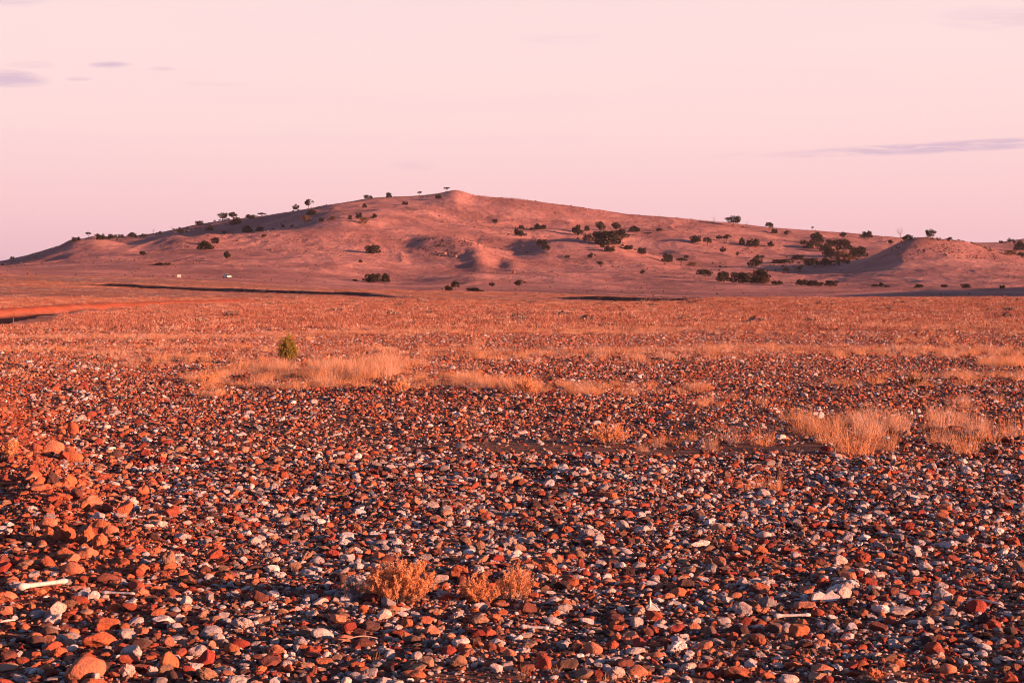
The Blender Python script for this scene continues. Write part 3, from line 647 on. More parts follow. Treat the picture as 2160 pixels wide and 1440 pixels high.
# far gravel 60 - 170 m
n = 170000; cx, cy = cand(n, 60, 175); r = np.exp(rng.normal(math.log(.034), .35, n))
ok = open_ground(cx, cy) & (rng.random(n) < .35 + .65 * sst(-.3, .3, fbm(cx * .03, cy * .10, 3, 61))); cx, cy, r = cx[ok], cy[ok], r[ok]; n = len(cx)
nf = len(far_var)
scatter('gravel', 'fine speckle of stones on the plain in the middle distance', 'gravel', far_var, np.stack([cx, cy, zfun(cx, cy) + r * .2], 1),
        np.stack([rng.normal(0, .28, n), rng.normal(0, .28, n), rng.random(n) * 6.28], 1), np.stack([r, r, r * 1.1], 1), rng.integers(0, nf, n), rng.choice([.02, .12, .12, .22, .31, .31, .31, .72, .72, .77, .85, .66], n), rng.random(n))

# ------------------------------------------------------------------ grass
def tuft_mesh(name, nb, wid, h, bw, mat, seed, spread=1.0, seg=3, base=.12):
    """a tussock of thin curved blades, root at the origin"""
    r = np.random.default_rng(seed); V = []; Q = []
    for b in range(nb):
        a = r.random() * 6.283; rr = base * wid * math.sqrt(r.random()); x0, y0 = rr * math.cos(a), rr * math.sin(a)
        lean = abs(r.normal(.45, .3)) * spread; a2 = a + r.normal(0, .7); L = h * r.uniform(.45, 1.15); wv = bw * r.uniform(.6, 1.3)
        tx, ty = -math.sin(a2 + r.normal(0, 1)), math.cos(a2 + r.normal(0, 1)); nv = len(V)
        curve = r.normal(0, .12)
        for k in range(seg + 1):
            t = k / seg; out = lean * L * (t ** 1.4); zz = L * t * (1 - .18 * lean * t); wob = curve * L * math.sin(t * 3)
            cx_, cy_ = x0 + math.cos(a2) * out - math.sin(a2) * wob, y0 + math.sin(a2) * out + math.cos(a2) * wob
            wk = wv * (1 - .75 * t) / 2
            V += [(cx_ - tx * wk, cy_ - ty * wk, zz), (cx_ + tx * wk, cy_ + ty * wk, zz)]
        for k in range(seg): i = nv + 2 * k; Q.append((i, i + 1, i + 3, i + 2))
    return mesh(name, np.array(V), np.array(Q), mat)
tuft_f = [tuft_mesh('tuft', 120, .5, .42, .005, (M_straw, M_straw2, M_straw)[i % 3], 900 + i, 1.0, 3, .35) for i in range(6)]
tuft_l = [tuft_mesh('low_tuft', 60, .5, .16, .014, (M_plain, M_straw2, M_straw)[i % 3], 950 + i, 1.5, 2, .6) for i in range(5)]
tuft_p = [tuft_mesh('far_tuft', 40, 1.0, .15, .05, (M_plain, M_plain, M_plain, M_straw2)[i % 4], 970 + i, 1.9, 2, .8) for i in range(4)]
TP_W = [.3, .3, .196, .2, .004]
def flat_scrub(name, seed):
    """low brown scrub cushion"""
    r = np.random.default_rng(seed); V, Q = [], []
    for i in range(90):
        a = r.random() * 6.283; q = math.sqrt(r.random()) * .5; c = np.array([q * math.cos(a), q * math.sin(a), r.random() * .32 * (1 - q)]); u_ = r.normal(size=3) * .05; v_ = r.normal(size=3) * .05
        n0 = len(V); V += [c - u_, c + v_, c + u_, c - v_]; Q.append((n0, n0 + 1, n0 + 2, n0 + 3))
    return mesh(name, np.array(V), np.array(Q), M_twig)
def put_grass(name, label, variants, cx, cy, s, sz, wts=None):
    n = len(cx)
    scatter(name, label, 'grass', variants, np.stack([cx, cy, zfun(cx, cy) - .01], 1), np.stack([rng.normal(0, .08, n), rng.normal(0, .08, n), rng.random(n) * 6.28], 1),
            np.stack([s, s, sz], 1), (rng.integers(0, len(variants), n) if wts is None else rng.choice(len(variants), n, p=wts)))
def region(n, x0, x1, r0, r1):
    row = 1 / (rng.random(n) * (1 / (r1 - HY) - 1 / (r0 - HY)) + 1 / (r0 - HY)) + HY
    Yd = H * F / (row - HY); px = rng.uniform(x0, x1, n); return px, row, (px - 1080) / F * Yd, Yd
px, row, gx, gy = region(5200, 380, 1200, 752, 836)
up = np.interp(px, [380, 500, 620, 760, 900, 1000, 1100, 1200], [795, 768, 764, 758, 772, 792, 800, 815])
lo = np.interp(px, [380, 430, 560, 700, 800, 900, 1050, 1130, 1200], [812, 812, 822, 824, 828, 830, 828, 836, 826])
dens = sst(0, 10, row - up) * sst(0, 6, lo - row) * (.10 + .90 * sst(-.25, .35, fbm(gx * 1.1, gy * .6, 3, 71)))
hf = np.interp(px, [380, 480, 600, 700, 850, 1000, 1200], [.55, .7, .8, 1.0, 1.05, .8, .7])
ok = rng.random(len(px)) < dens * .33
s = rng.uniform(.6, 1.15, ok.sum()) * hf[ok]
s = s * (.75 + .35 * fbm(gx[ok] * 1.3, gy[ok] * .8, 2, 73))
put_grass('dry_grass', 'long mass of fluffy dry grass left of the middle', tuft_f, gx[ok], gy[ok], s * .95, s * rng.uniform(.42, .88, len(s)))
# thinner bands of dry grass
gxs, gys, ss = [], [], []
for (n, x0, x1, r0, r1, s0) in ((220, 1180, 1500, 815, 838, .45), (160, 1250, 1560, 742, 760, .6), (240, 1400, 2160, 735, 756, .6), (220, 1700, 2160, 790, 820, .5), (90, 1780, 1990, 806, 822, .6),
        (120, 240, 440, 752, 776, .55), (160, 1000, 1400, 745, 770, .5), (300, 1400, 2160, 700, 735, .6), (50, 1340, 1560, 925, 955, .32), (40, 1380, 1560, 905, 935, .45), (40, 1640, 1900, 880, 915, .5), (46, 1950, 2170, 880, 945, .5),
        (16, -20, 60, 860, 900, .35), (26, 400, 470, 806, 818, .6), (14, 410, 470, 828, 838, .45), (120, 560, 1020, 700, 740, .5), (90, 2060, 2160, 760, 775, .6), (24, 1560, 1660, 850, 862, .5), (40, 2000, 2130, 845, 870, .5), (26, 1480, 1560, 848, 866, .45), (4, 1560, 1660, 1025, 1035, .3)):
    px, row, gx, gy = region(n, x0, x1, r0, r1)
    if r1 < 900: s0 *= .78
    ok = rng.random(n) < .05 + .8 * sst(-.4, .3, fbm(gx * .5, gy * .3, 2, 72))
    gxs.append(gx[ok]); gys.append(gy[ok]); ss.append(rng.uniform(.55, 1.2, ok.sum()) * s0)
gxs, gys, ss = map(np.concatenate, (gxs, gys, ss))
put_grass('dry_grass', 'thin streaks of dry grass between the gravel flats', tuft_f, gxs, gys, ss, ss * .9)
# short dry stubble among the stones, thickening with distance
n = 34000; cx, cy = cand(n, 24, 62)
ok = rng.random(n) < (.03 + .75 * sst(28, 48, cy)) * sst(.0, .5, .25 + fbm(cx * .10, cy * .22, 3, 12)); s = rng.uniform(.4, 1.0, ok.sum())
put_grass('low_grass', 'short dry grass scattered over the gravel flats', tuft_l, cx[ok], cy[ok], s * .8, s * .8)
tuft_q = tuft_p + [flat_scrub('plain_scrub', 5)]
n = 110000; cx, cy = cand(n, 52, 180)
ok = open_ground(cx, cy) & (rng.random(n) < .12 + .88 * sst(-.25, .4, fbm(cx * .02, cy * .10, 3, 62) * .7 + fbm(cx * .15, cy * .5, 3, 64) * .5)); s = rng.uniform(.5, 1.2, ok.sum())
put_grass('low_grass', 'low dry grass covering the plain up to its near crest', tuft_q, cx[ok], cy[ok], s * .7, s * .7, TP_W)
n = 60000; cx, cy = cand(n, 175, 470)
ok = open_ground(cx, cy) & (rng.random(n) < .12 + .75 * sst(-.1, .5, fbm(cx * .012, cy * .05, 4, 63))); s = rng.uniform(.7, 1.5, ok.sum())
put_grass('low_grass', 'low dry grass on the far plain below the hill', tuft_q, cx[ok], cy[ok], s * .9, s * .7, TP_W)

# ------------------------------------------------------------------ bushes and tufts near the camera
def tube(V, Q, p0, p1, r0, r1, k=4):
    p0, p1 = Vector(p0), Vector(p1); d = (p1 - p0); u_ = d.orthogonal().normalized(); v_ = d.normalized().cross(u_); n0 = len(V)
    for p, r in ((p0, r0), (p1, r1)):
        for i in range(k): a = i * 6.2832 / k; V.append(tuple(p + u_ * (r * math.cos(a)) + v_ * (r * math.sin(a))))
    for i in range(k): Q.append((n0 + i, n0 + (i + 1) % k, n0 + k + (i + 1) % k, n0 + k + i))
def shrub_meshes(name, wid, dep, h, nstem, nleaf, ls, leafmat, seed, stemr=.0022, upright=.6, plume=1.1):
    """branching shrub: stems split into twigs that carry small leaves"""
    r = random.Random(seed); SVv, SQ, LV, LQ = [], [], [], []
    tips = []
    for i in range(nstem):
        a = r.random() * 6.283; q = math.sqrt(r.random())
        ex, ey = q * math.cos(a) * wid / 2, q * math.sin(a) * dep / 2
        top = h * r.uniform(.62, 1.12) * math.sqrt(max(.08, 1 - (q * .88) ** 2))
        p = Vector((ex * .25, ey * .25, 0)); e = Vector((ex, ey, top)); seg = 5; last = p
        for k in range(1, seg + 1):
            t = k / seg; c = p.lerp(e, t); c.x = p.x + (e.x - p.x) * t ** upright
            c.y = p.y + (e.y - p.y) * t ** upright; c += Vector([r.gauss(0, .02) * h for _ in range(3)]) * 1.2; c.z = max(c.z, .004)
            tube(SVv, SQ, last, c, stemr * (1.2 - t + .1), stemr * (1.05 - t + .1)); 
            if k > 1:
                for _ in range(2 if leafmat else 3):
                    d = Vector([r.gauss(0, 1) for _ in range(3)]); d.z = abs(d.z) * .9 + plume; d.normalize()
                    tw = c + d * h * r.uniform(.07, .22); tube(SVv, SQ, c, tw, stemr * .45, stemr * .2, 3); tips.append((c, tw))
            last = c
        tips.append((e.lerp(p, .2), last))
    if leafmat:
        for _ in range(nleaf):
            a, b = tips[r.randrange(len(tips))]; c = a.lerp(b, r.random() ** .7 * 1.1) + Vector([r.gauss(0, .0034) for _ in range(3)]) * (h / .2)
            d = Vector([r.gauss(0, 1) for _ in range(3)]).normalized(); d.z = abs(d.z); u_ = d.orthogonal().normalized() * ls * .35 * r.uniform(.6, 1.2); d *= ls * r.uniform(.6, 1.5)
            n0 = len(LV); LV += [tuple(c - u_), tuple(c + d * .5 - u_ * 1.1), tuple(c + d), tuple(c + d * .5 + u_ * 1.1)]; LQ.append((n0, n0 + 1, n0 + 2, n0 + 3))
    return mesh(name + '_stems', np.array(SVv), np.array(SQ), M_twig), (mesh(name + '_leaves', np.array(LV), np.array(LQ), leafmat) if leafmat else None)
def place_shrub(px, row, wpx, hpx, name, label, cat, nstem, nleaf, ls, mat, seed, deep=.7, upright=.6, group=None, y0=2.0):
    x, y, z = ground_at(px, row, y0); s = y / F
    st, lf = shrub_meshes(name, wpx * s, wpx * s * deep, hpx * s, nstem, nleaf, ls, mat, seed, stemr=.011 * hpx * s, upright=upright)
    e = tag(obj(name, None, None, (x, y, z - .003)), label, cat, group); e.empty_display_size = .1
    obj('stems', st, e)
    if lf: obj('foliage', lf, e)
    return e
place_shrub(838, 1270, 160, 84, 'saltbush', 'large bushy orange saltbush in the foreground, left of the two thinner ones', 'shrub', 76, 30000, .0058, M_salt, 3, .55, .75, 'saltbushes in the foreground')
place_shrub(1010, 1272, 84, 56, 'saltbush', 'small rounded orange saltbush between the big bushy one and the twiggy one', 'shrub', 44, 11000, .0055, M_salt, 4, .7, .75, 'saltbushes in the foreground')
place_shrub(1086, 1270, 84, 76, 'saltbush', 'thin twiggy orange saltbush with tall loose top, rightmost of the foreground three', 'shrub', 44, 8500, .005, M_salt, 5, .7, .75, 'saltbushes in the foreground')
place_shrub(745, 1268, 96, 62, 'twiggy_bush', 'leafless grey twiggy bush at the left foot of the big orange saltbush', 'shrub', 34, 0, .005, None, 6, .6, .7)
place_shrub(606, 768, 46, 54, 'green_bush', 'single olive green bush rising behind the mass of dry grass', 'bush', 34, 4600, .024, M_green, 7, .9, .5)
place_shrub(1288, 938, 96, 42, 'dark_saltbush', 'low dark orange twiggy shrub left of the tall dry tufts', 'shrub', 44, 4200, .010, M_salt, 8, .8, .8)
place_shrub(1112, 835, 62, 38, 'dark_saltbush', 'dark brown shrub at the right end of the dry grass mass', 'shrub', 36, 2200, .016, M_salt, 9, .8, .8)
place_shrub(845, 830, 46, 26, 'dark_saltbush', 'small brown shrub at the front edge of the dry grass mass', 'shrub', 24, 1500, .016, M_salt, 10, .8, .8)
place_shrub(1932, 816, 40, 22, 'dark_saltbush', 'small dark brown shrub on the right of the plain beyond the tall tufts', 'shrub', 24, 1500, .018, M_crown2, 11, .8, .8)
place_shrub(22, 968, 46, 40, 'dark_saltbush', 'olive tinged shrub among the red stones at the left edge', 'shrub', 30, 3000, .009, M_salt, 12, .8, .8)
place_shrub(436, 812, 44, 26, 'dark_saltbush', 'small orange shrub at the left end of the dry grass mass', 'shrub', 24, 1800, .014, M_salt, 13, .8, .8)
def place_tuft(px, row, wpx, hpx, nb, mat, label, seed, spread=.9, bw=.0032, name='dry_grass_tuft', base=.25, group='tall dry grass tufts'):
    x, y, z = ground_at(px, row); s = y / F
    o = obj(name, tuft_mesh(name, nb, wpx * s, hpx * s, bw, mat, seed, spread, 4, base), None, (x, y, z - .004)); return tag(o, label, 'grass tuft', group)
place_tuft(1800, 958, 170, 84, 300, M_straw, 'tallest and widest golden dry grass tuft, in front of the right hand clump', 31, .95, .0034)
place_tuft(1865, 952, 100, 66, 150, M_straw, 'dry grass tuft touching the right side of the tallest tuft', 32, .9, .0034)
place_tuft(1745, 935, 110, 62, 140, M_straw, 'dry grass tuft behind the left side of the tallest tuft', 33, .8)
place_tuft(1835, 922, 120, 56, 300, M_straw2, 'pinkish dry grass tuft standing behind the tallest tuft', 34, .8)
place_tuft(1700, 918, 110, 50, 260, M_straw, 'dry grass tuft at the back left of the right hand clump', 35, .8)
place_tuft(1607, 940, 96, 46, 130, M_straw, 'low spreading dry grass tuft left of the right hand clump', 36, .9)
place_tuft(1545, 935, 60, 40, 90, M_straw2, 'sparse dry grass tuft farthest left of the tall tufts', 37, .8)
place_tuft(2035, 958, 110, 62, 170, M_straw, 'golden dry grass tuft in front of the dark boulders near the right edge', 38, .85)
place_tuft(2060, 915, 90, 50, 240, M_straw2, 'pinkish dry grass tuft behind the dark boulders near the right edge', 39, .7)
place_tuft(1985, 905, 100, 60, 200, M_straw2, 'tall thin dry grass tuft between the two golden clumps at right', 40, .7)
place_tuft(1905, 915, 70, 50, 120, M_straw2, 'thin pinkish dry grass tuft just right of the wide clump', 44, .7)
place_tuft(1635, 1040, 46, 40, 90, M_straw, 'small upright dry grass tuft alone in the gravel below the right hand clump', 41, .6)
place_tuft(1575, 1038, 50, 22, 60, M_straw, 'very low dry tuft beside the small upright tuft in the gravel', 42, 1.0)
place_tuft(1800, 1268, 1, 1, 6, M_straw, 'x', 43) if False else None
SPR = [(790,1398,30,24,'tiny dry sprig below the big saltbush, among the bottom stones'),(1010,1402,24,20,'tiny dry sprig below the two small saltbushes'),(1105,1428,44,34,'dry sprig beside the big red stone at the bottom middle'),
 (1172,1424,22,30,'thin upright dry sprig right of the big red stone at the bottom'),(765,1432,20,20,'tiny dry sprig near the bottom left of the middle'),(1340,1436,46,24,'bushy dry sprig at the bottom edge right of the middle'),(1275,1438,26,20,'small dry sprig beside the pale lump at the bottom edge'),
 (1785,1326,34,22,'dry sprig on the gravel well right, beyond the bottom edge'),(1700,1388,24,18,'small dry sprig below the pointed orange stone at right'),(1860,1425,60,20,'low spreading dry sprig at the bottom right'),(1600,1436,30,20,'small dry sprig at the bottom edge right of the large orange stone'),
 (430,1268,22,20,'tiny dry sprig left of the grey twiggy bush'),(70,1125,26,26,'dry sprig beside the tan boulders at the left'),(950,1280,20,18,'tiny dry sprig between the big and the small saltbush'),(1535,1388,26,16,'tiny dry sprig on the bare soil right of the middle'),(2040,1240,24,16,'tiny dry sprig in the gravel at the right')]
for i, (px, row, wp, hp, lab) in enumerate(SPR):
    place_tuft(px, row, wp, hp, 26, M_straw, lab, 60 + i, 1.0, .0018, 'dry_sprig', .3, 'tiny dry sprigs among the stones')

# ------------------------------------------------------------------ bones and stick
def limb(name, pts, rads, k=12, mat=M_bone, seed=0):
    """tapered closed tube with irregular ends"""
    r = random.Random(seed); V = []; Q = []; n = len(pts); P = [Vector(p) for p in pts]
    for i, (p, rr) in enumerate(zip(P, rads)):
        d = (P[min(i + 1, n - 1)] - P[max(i - 1, 0)]).normalized(); a_ = d.cross(Vector((0, 0, 1))).normalized(); b_ = a_.cross(d)
        for j in range(k):
            t = j * 6.2832 / k; q = rr * (1 + .10 * math.sin(2 * t + seed) + r.uniform(-.04, .04)); V.append(tuple(p + a_ * (q * math.cos(t)) + b_ * (q * .85 * math.sin(t))))
    for i in range(n - 1):
        for j in range(k): Q.append((i * k + j, i * k + (j + 1) % k, (i + 1) * k + (j + 1) % k, (i + 1) * k + j))
    Q.append(tuple(range(k - 1, -1, -1))); Q.append(tuple((n - 1) * k + j for j in range(k)))
    return mesh(name, V, Q, mat, True)
def place_bone(x0, r0, x1, r1, thick, label, prof, seed, lift=.03, name='bone', bend=0.0, mat=M_bone, lift1=None):
    a = Vector(ground_at(x0, r0)); b = Vector(ground_at(x1, r1 + (0 if lift1 is None else lift1))); s = a.y / F
    mid = (a + b) / 2; n = 14; pts = []; rads = []
    for i in range(n + 1):
        t = i / n; p = a.lerp(b, t) - mid; p.z += bend * math.sin(t * math.pi) * (b - a).length
        if lift1 is not None: p.z += t * lift1 * s
        pts.append(p); rads.append(thick * s / 2 * np.interp(t, *zip(*prof)))
    o = obj(name, limb(name, pts, rads, 12, mat, seed), None, mid + Vector((0, 0, lift)))
    return tag(o, label, name)
PB = [(0, .7), (.04, 1.5), (.10, 1.5), (.22, .95), (.5, .8), (.8, .85), (.93, 1.1), (.99, 1.0), (1, .6)]
place_bone(36, 1257, 142, 1243, 15, 'long pale bone lying across the red stones at the left edge', PB, 1, .044)
place_bone(215, 1262, 284, 1264, 7, 'thin bluish white bone just right of the long pale bone', PB, 2, .030)
place_bone(1098, 1328, 1158, 1332, 8, 'short white bone lying right of the middle below the saltbushes', PB[::1], 3, .016)
place_bone(1632, 1306, 1710, 1304, 8, 'white bone between stones well right, below the jagged pale fragment', PB, 4, .017)
place_bone(2040, 1278, 2116, 1288, 6, 'slender curved white rib among the stones near the right edge', [(0, .5), (.1, 1), (.8, .9), (1, .4)], 5, .026, bend=.06)
place_bone(0, 1322, 32, 1318, 6, 'small curved grey bone cut off by the left edge', [(0, .6), (.5, 1), (1, .5)], 6, .022, bend=.05)
place_bone(718, 1368, 796, 1358, 4, 'thin bent pale stick lying below the grey twiggy bush', [(0, .5), (.5, 1), (1, .6)], 7, .026, name='stick', bend=.10, mat=M_stick)
# jagged pale fragment (jaw like) and upright splinter
def fragment(px, row, wpx, hpx, label, seed, pts):
    x, y, z = ground_at(px, row); s = y / F; r = random.Random(seed); V = []; n = len(pts)
    for dy in (-.012, .012):
        for (a, b) in pts: V.append(((a - .5) * wpx * s, dy * (1 + r.uniform(-.3, .3)) + b * .02, b * hpx * s))
    Q = [tuple(range(n)), tuple(range(2 * n - 1, n - 1, -1))] + [(i, n + i, n + (i + 1) % n, (i + 1) % n) for i in range(n)]
    o = obj('bone_fragment', mesh('bone_fragment', V, Q, M_bone), None, (x, y, z + .01)); 
    bv = o.modifiers.new('soft', 'BEVEL'); bv.width = .003; bv.segments = 2
    return tag(o, label, 'bone')
fragment(1742, 1274, 62, 24, 'jagged flat pale bone fragment lying well right beside a red stone', 1, [(0, .1), (.1, .7), (.3, .85), (.5, .62), (.72, 1), (.8, .7), (1, .45), (.85, .1), (.5, 0), (.2, -.05)])
fragment(1378, 1294, 30, 30, 'pointed white bone splinter standing up just right of the middle', 2, [(0, .1), (.2, .3), (.28, 1), (.42, .55), (.7, .4), (1, .05), (.5, 0)])

# ------------------------------------------------------------------ stake by the gully
x, y, z = ground_at(29, 708); s = y / F
V, Q = [], []; tube(V, Q, (0, 0, -.1), (-.02, 0, 38 * s), .016, .013, 6); Q += [tuple(range(5, -1, -1)), tuple(range(6, 12))]
tag(obj('wooden_stake', mesh('wooden_stake', V, Q, M_post), None, (x, y, z)), 'thin leaning wooden stake beside the dark gully at the left', 'stake')

# ------------------------------------------------------------------ car and sign on the far track
def boxes(lst, bevel=0):
    V, Q = [], []
    for (x0, x1, y0, y1, z0, z1, tx, ty) in lst:
        n0 = len(V)
        V += [(x0, y0, z0), (x1, y0, z0), (x1, y1, z0), (x0, y1, z0), (x0 + tx, y0 + ty, z1), (x1 - tx, y0 + ty, z1), (x1 - tx, y1 - ty, z1), (x0 + tx, y1 - ty, z1)]
        Q += [tuple(n0 + i for i in f) for f in ((3, 2, 1, 0), (4, 5, 6, 7), (0, 1, 5, 4), (1, 2, 6, 5), (2, 3, 7, 6), (3, 0, 4, 7))]
    return V, Q
hit = ground_at(479, 587, 470)
x, y, z = hit; car = tag(obj('car', None, None, (x, y, z), (0, 0, R(-58))), 'small white car with dark windows standing on the far track below the hill', 'car')
V, Q = boxes([(-2.2, 2.2, -.88, .88, .38, .95, .06, .04), (-2.15, 2.1, -.86, .86, .95, 1.12, .08, .05)]); b = obj('body', mesh('car_body', V, Q, M_white), car); bv = b.modifiers.new('b', 'BEVEL'); bv.width = .08; bv.segments = 3
V, Q = boxes([(-2.0, .9, -.78, .78, 1.121, 1.62, .28, .12)]); obj('window', mesh('car_windows', V, Q, M_glass), car)
V, Q = boxes([(-1.72, .62, -.66, .66, 1.621, 1.68, .08, .06)]); obj('roof', mesh('car_roof', V, Q, M_white), car)
wv, wq = [], []; tube(wv, wq, (0, -.11, 0), (0, .11, 0), .36, .36, 16); wq += [tuple(range(15, -1, -1)), tuple(range(16, 32))]
wm = mesh('wheel', wv, wq, M_tyre); rv, rq = [], []; tube(rv, rq, (0, -.12, 0), (0, .12, 0), .2, .2, 12); rq += [tuple(range(11, -1, -1)), tuple(range(12, 24))]; rm = mesh('rim', rv, rq, M_steel)
for cx_ in (-1.35, 1.4):
    for cy_ in (-.80, .80): wo = obj('wheel', wm, car, (cx_, cy_, .36)); obj('rim', rm, wo)
for cy_ in (-.6, .6):
    V, Q = boxes([(2.16, 2.24, cy_ - .18, cy_ + .18, .72, .88, 0, 0)]); obj('headlight', mesh('headlight', V, Q, M_lamp), car)
x, y, z = ground_at(378, 588, 470)
sg = tag(obj('roadside_sign', None, None, (x, y, z), (0, 0, R(12))), 'small blank white board beside the far track, left of the white car', 'sign')
V, Q = boxes([(-.62, .62, -.02, .02, .55, 1.5, 0, 0)]); obj('board', mesh('board', V, Q, M_white), sg)
for cx_ in (-.45, .45): V, Q = boxes([(cx_ - .03, cx_ + .03, .024, .08, -.2, 1.4, 0, 0)]); obj('post', mesh('post', V, Q, M_steel), sg)
# old fence remains on the skyline
fe = ground_at(1060, 418, 1300); x, y, z = fe
fn = tag(obj('fence', None, None, (x, y, z)), 'faint remains of a post fence on the skyline right of the summit', 'fence')
tops = []
for k in range(7):
    qx = k * 3.3; zz = float(zfun(np.array([x + qx]), np.array([y]))[0]) - z; V, Q = boxes([(qx - .09, qx + .09, -.09, .09, zz - .5, zz + 1.9 + .2 * math.sin(k * 7), 0, 0)])
    obj('post', mesh('post', V, Q, M_dead), fn); tops.append((qx, 0, zz + 1.5))
V, Q = [], []
for p, q in zip(tops, tops[1:]): tube(V, Q, p, q, .035, .035, 4)
obj('rail', mesh('rail', V, Q, M_dead), fn)

# ------------------------------------------------------------------ trees and bushes on the hill
def crown_mesh(name, lumps, n, ls, mat, seed):
    """leaf clumps (small crossed faces) gathered in lumps; unit width and height"""
    r = np.random.default_rng(seed); V = []; Q = []; wts = np.array([l[3] * l[4] for l in lumps]); wts = wts / wts.sum()
    for i in range(n):
        l = lumps[r.choice(len(lumps), p=wts)]; d = r.normal(size=3); d /= np.linalg.norm(d); q = r.uniform(.45, 1.0) ** .6
        c = np.array([l[0], l[1], l[2]]) + d * q * np.array([l[3], l[3], l[4]])
        if c[2] < .01: c[2] = .01 + r.random() * .06
        a = r.normal(size=3); a /= np.linalg.norm(a); b = np.cross(a, r.normal(size=3)); b /= np.linalg.norm(b); s = ls * r.uniform(.5, 1.3)
        n0 = len(V); V += [c - a * s, c + b * s * .7, c + a * s, c - b * s * .7]; Q.append((n0, n0 + 1, n0 + 2, n0 + 3))
    return mesh(name, np.array(V), np.array(Q), mat)
def trunk_mesh(name, lumps, r0, mat, base=(0, 0), fork=.25, extra=0, seed=0):
    V, Q = [], []; rr = random.Random(seed); f = Vector((base[0] * .6, base[1] * .6, fork)); tube(V, Q, (base[0], base[1], -.12), f, r0, r0 * .75, 6)
    for l in lumps:
        e = Vector(l[:3]); m = f.lerp(e, .5) + Vector((rr.gauss(0, .03), rr.gauss(0, .03), .02)); tube(V, Q, f, m, r0 * .6, r0 * .4, 5); tube(V, Q, m, e, r0 * .4, r0 * .15, 4)
        for _ in range(extra):
            t = Vector((rr.gauss(0, 1), rr.gauss(0, 1), abs(rr.gauss(0, .9)) + .3)).normalized() * rr.uniform(.12, .3); s = f.lerp(e, rr.uniform(.4, 1)); tube(V, Q, s, s + t, r0 * .3, r0 * .1, 3)
            t2 = s + t * .6; u2 = t2 + Vector((rr.gauss(0, .1), rr.gauss(0, .1), rr.uniform(.03, .14))); tube(V, Q, t2, u2, r0 * .2, r0 * .08, 3)
    return mesh(name, np.array(V), np.array(Q), mat)
def lumps_for(kind, seed):
    r = random.Random(seed)
    if kind in 'bl':   # bush: foliage down to the ground
        L = [(r.uniform(-.34, .34), r.uniform(-.26, .26), r.uniform(.40, .74), r.uniform(.13, .22), r.uniform(.16, .26)) for _ in range(7)]
        return L + [(r.uniform(-.1, .1), 0, .34, .26, .30), (-.30, 0, .26, .18, .2), (.31, .05, .28, .18, .2)]
    if kind == 't':    # tree: crown held up on a visible trunk
        return [(r.uniform(-.3, .3), r.uniform(-.25, .25), r.uniform(.40, .84), r.uniform(.13, .22), r.uniform(.11, .18)) for _ in range(9)] + [(-.33, 0, .62, .15, .12), (.33, 0, .68, .15, .12), (0, 0, .8, .2, .18)]
    if kind == 'u':    # flat topped, leaning
        return [(-.3, 0, .74, .2, .12), (-.02, .08, .84, .24, .14), (.28, -.05, .8, .2, .13), (.1, .1, .68, .16, .1)]
    return [(-.4, 0, .85, 0, 0), (-.15, .1, 1.0, 0, 0), (.12, -.1, .95, 0, 0), (.4, .05, .8, 0, 0), (.25, .1, .55, 0, 0)]
TV = {}
for kind, cnt in (('b', 6), ('l', 3), ('o', 3), ('t', 6), ('u', 3), ('d', 3)):
    TV[kind] = []
    for i in range(cnt):
        lp = lumps_for('b' if kind == 'o' else kind, 40 + i * 3 + ord(kind))
        cm = None if kind == 'd' else crown_mesh('crown', lp, {'b': 1300, 'l': 900, 'o': 420, 't': 900, 'u': 460}[kind], {'b': .055, 'l': .06, 'o': .06, 't': .05, 'u': .055}[kind], M_crown2 if kind == 'o' else M_crown, 60 + i + ord(kind))
        tm = trunk_mesh('trunk', lp if kind != 'b' else lp[:5], {'b': .03, 'l': .02, 'o': .02, 't': .032, 'u': .03, 'd': .028}[kind], M_dead if kind == 'd' else M_bark, (random.uniform(-.1, .1), 0), .12 if kind in 'blo' else .3, 3 if kind == 'd' else 0, i)
        TV[kind].append((cm, tm))
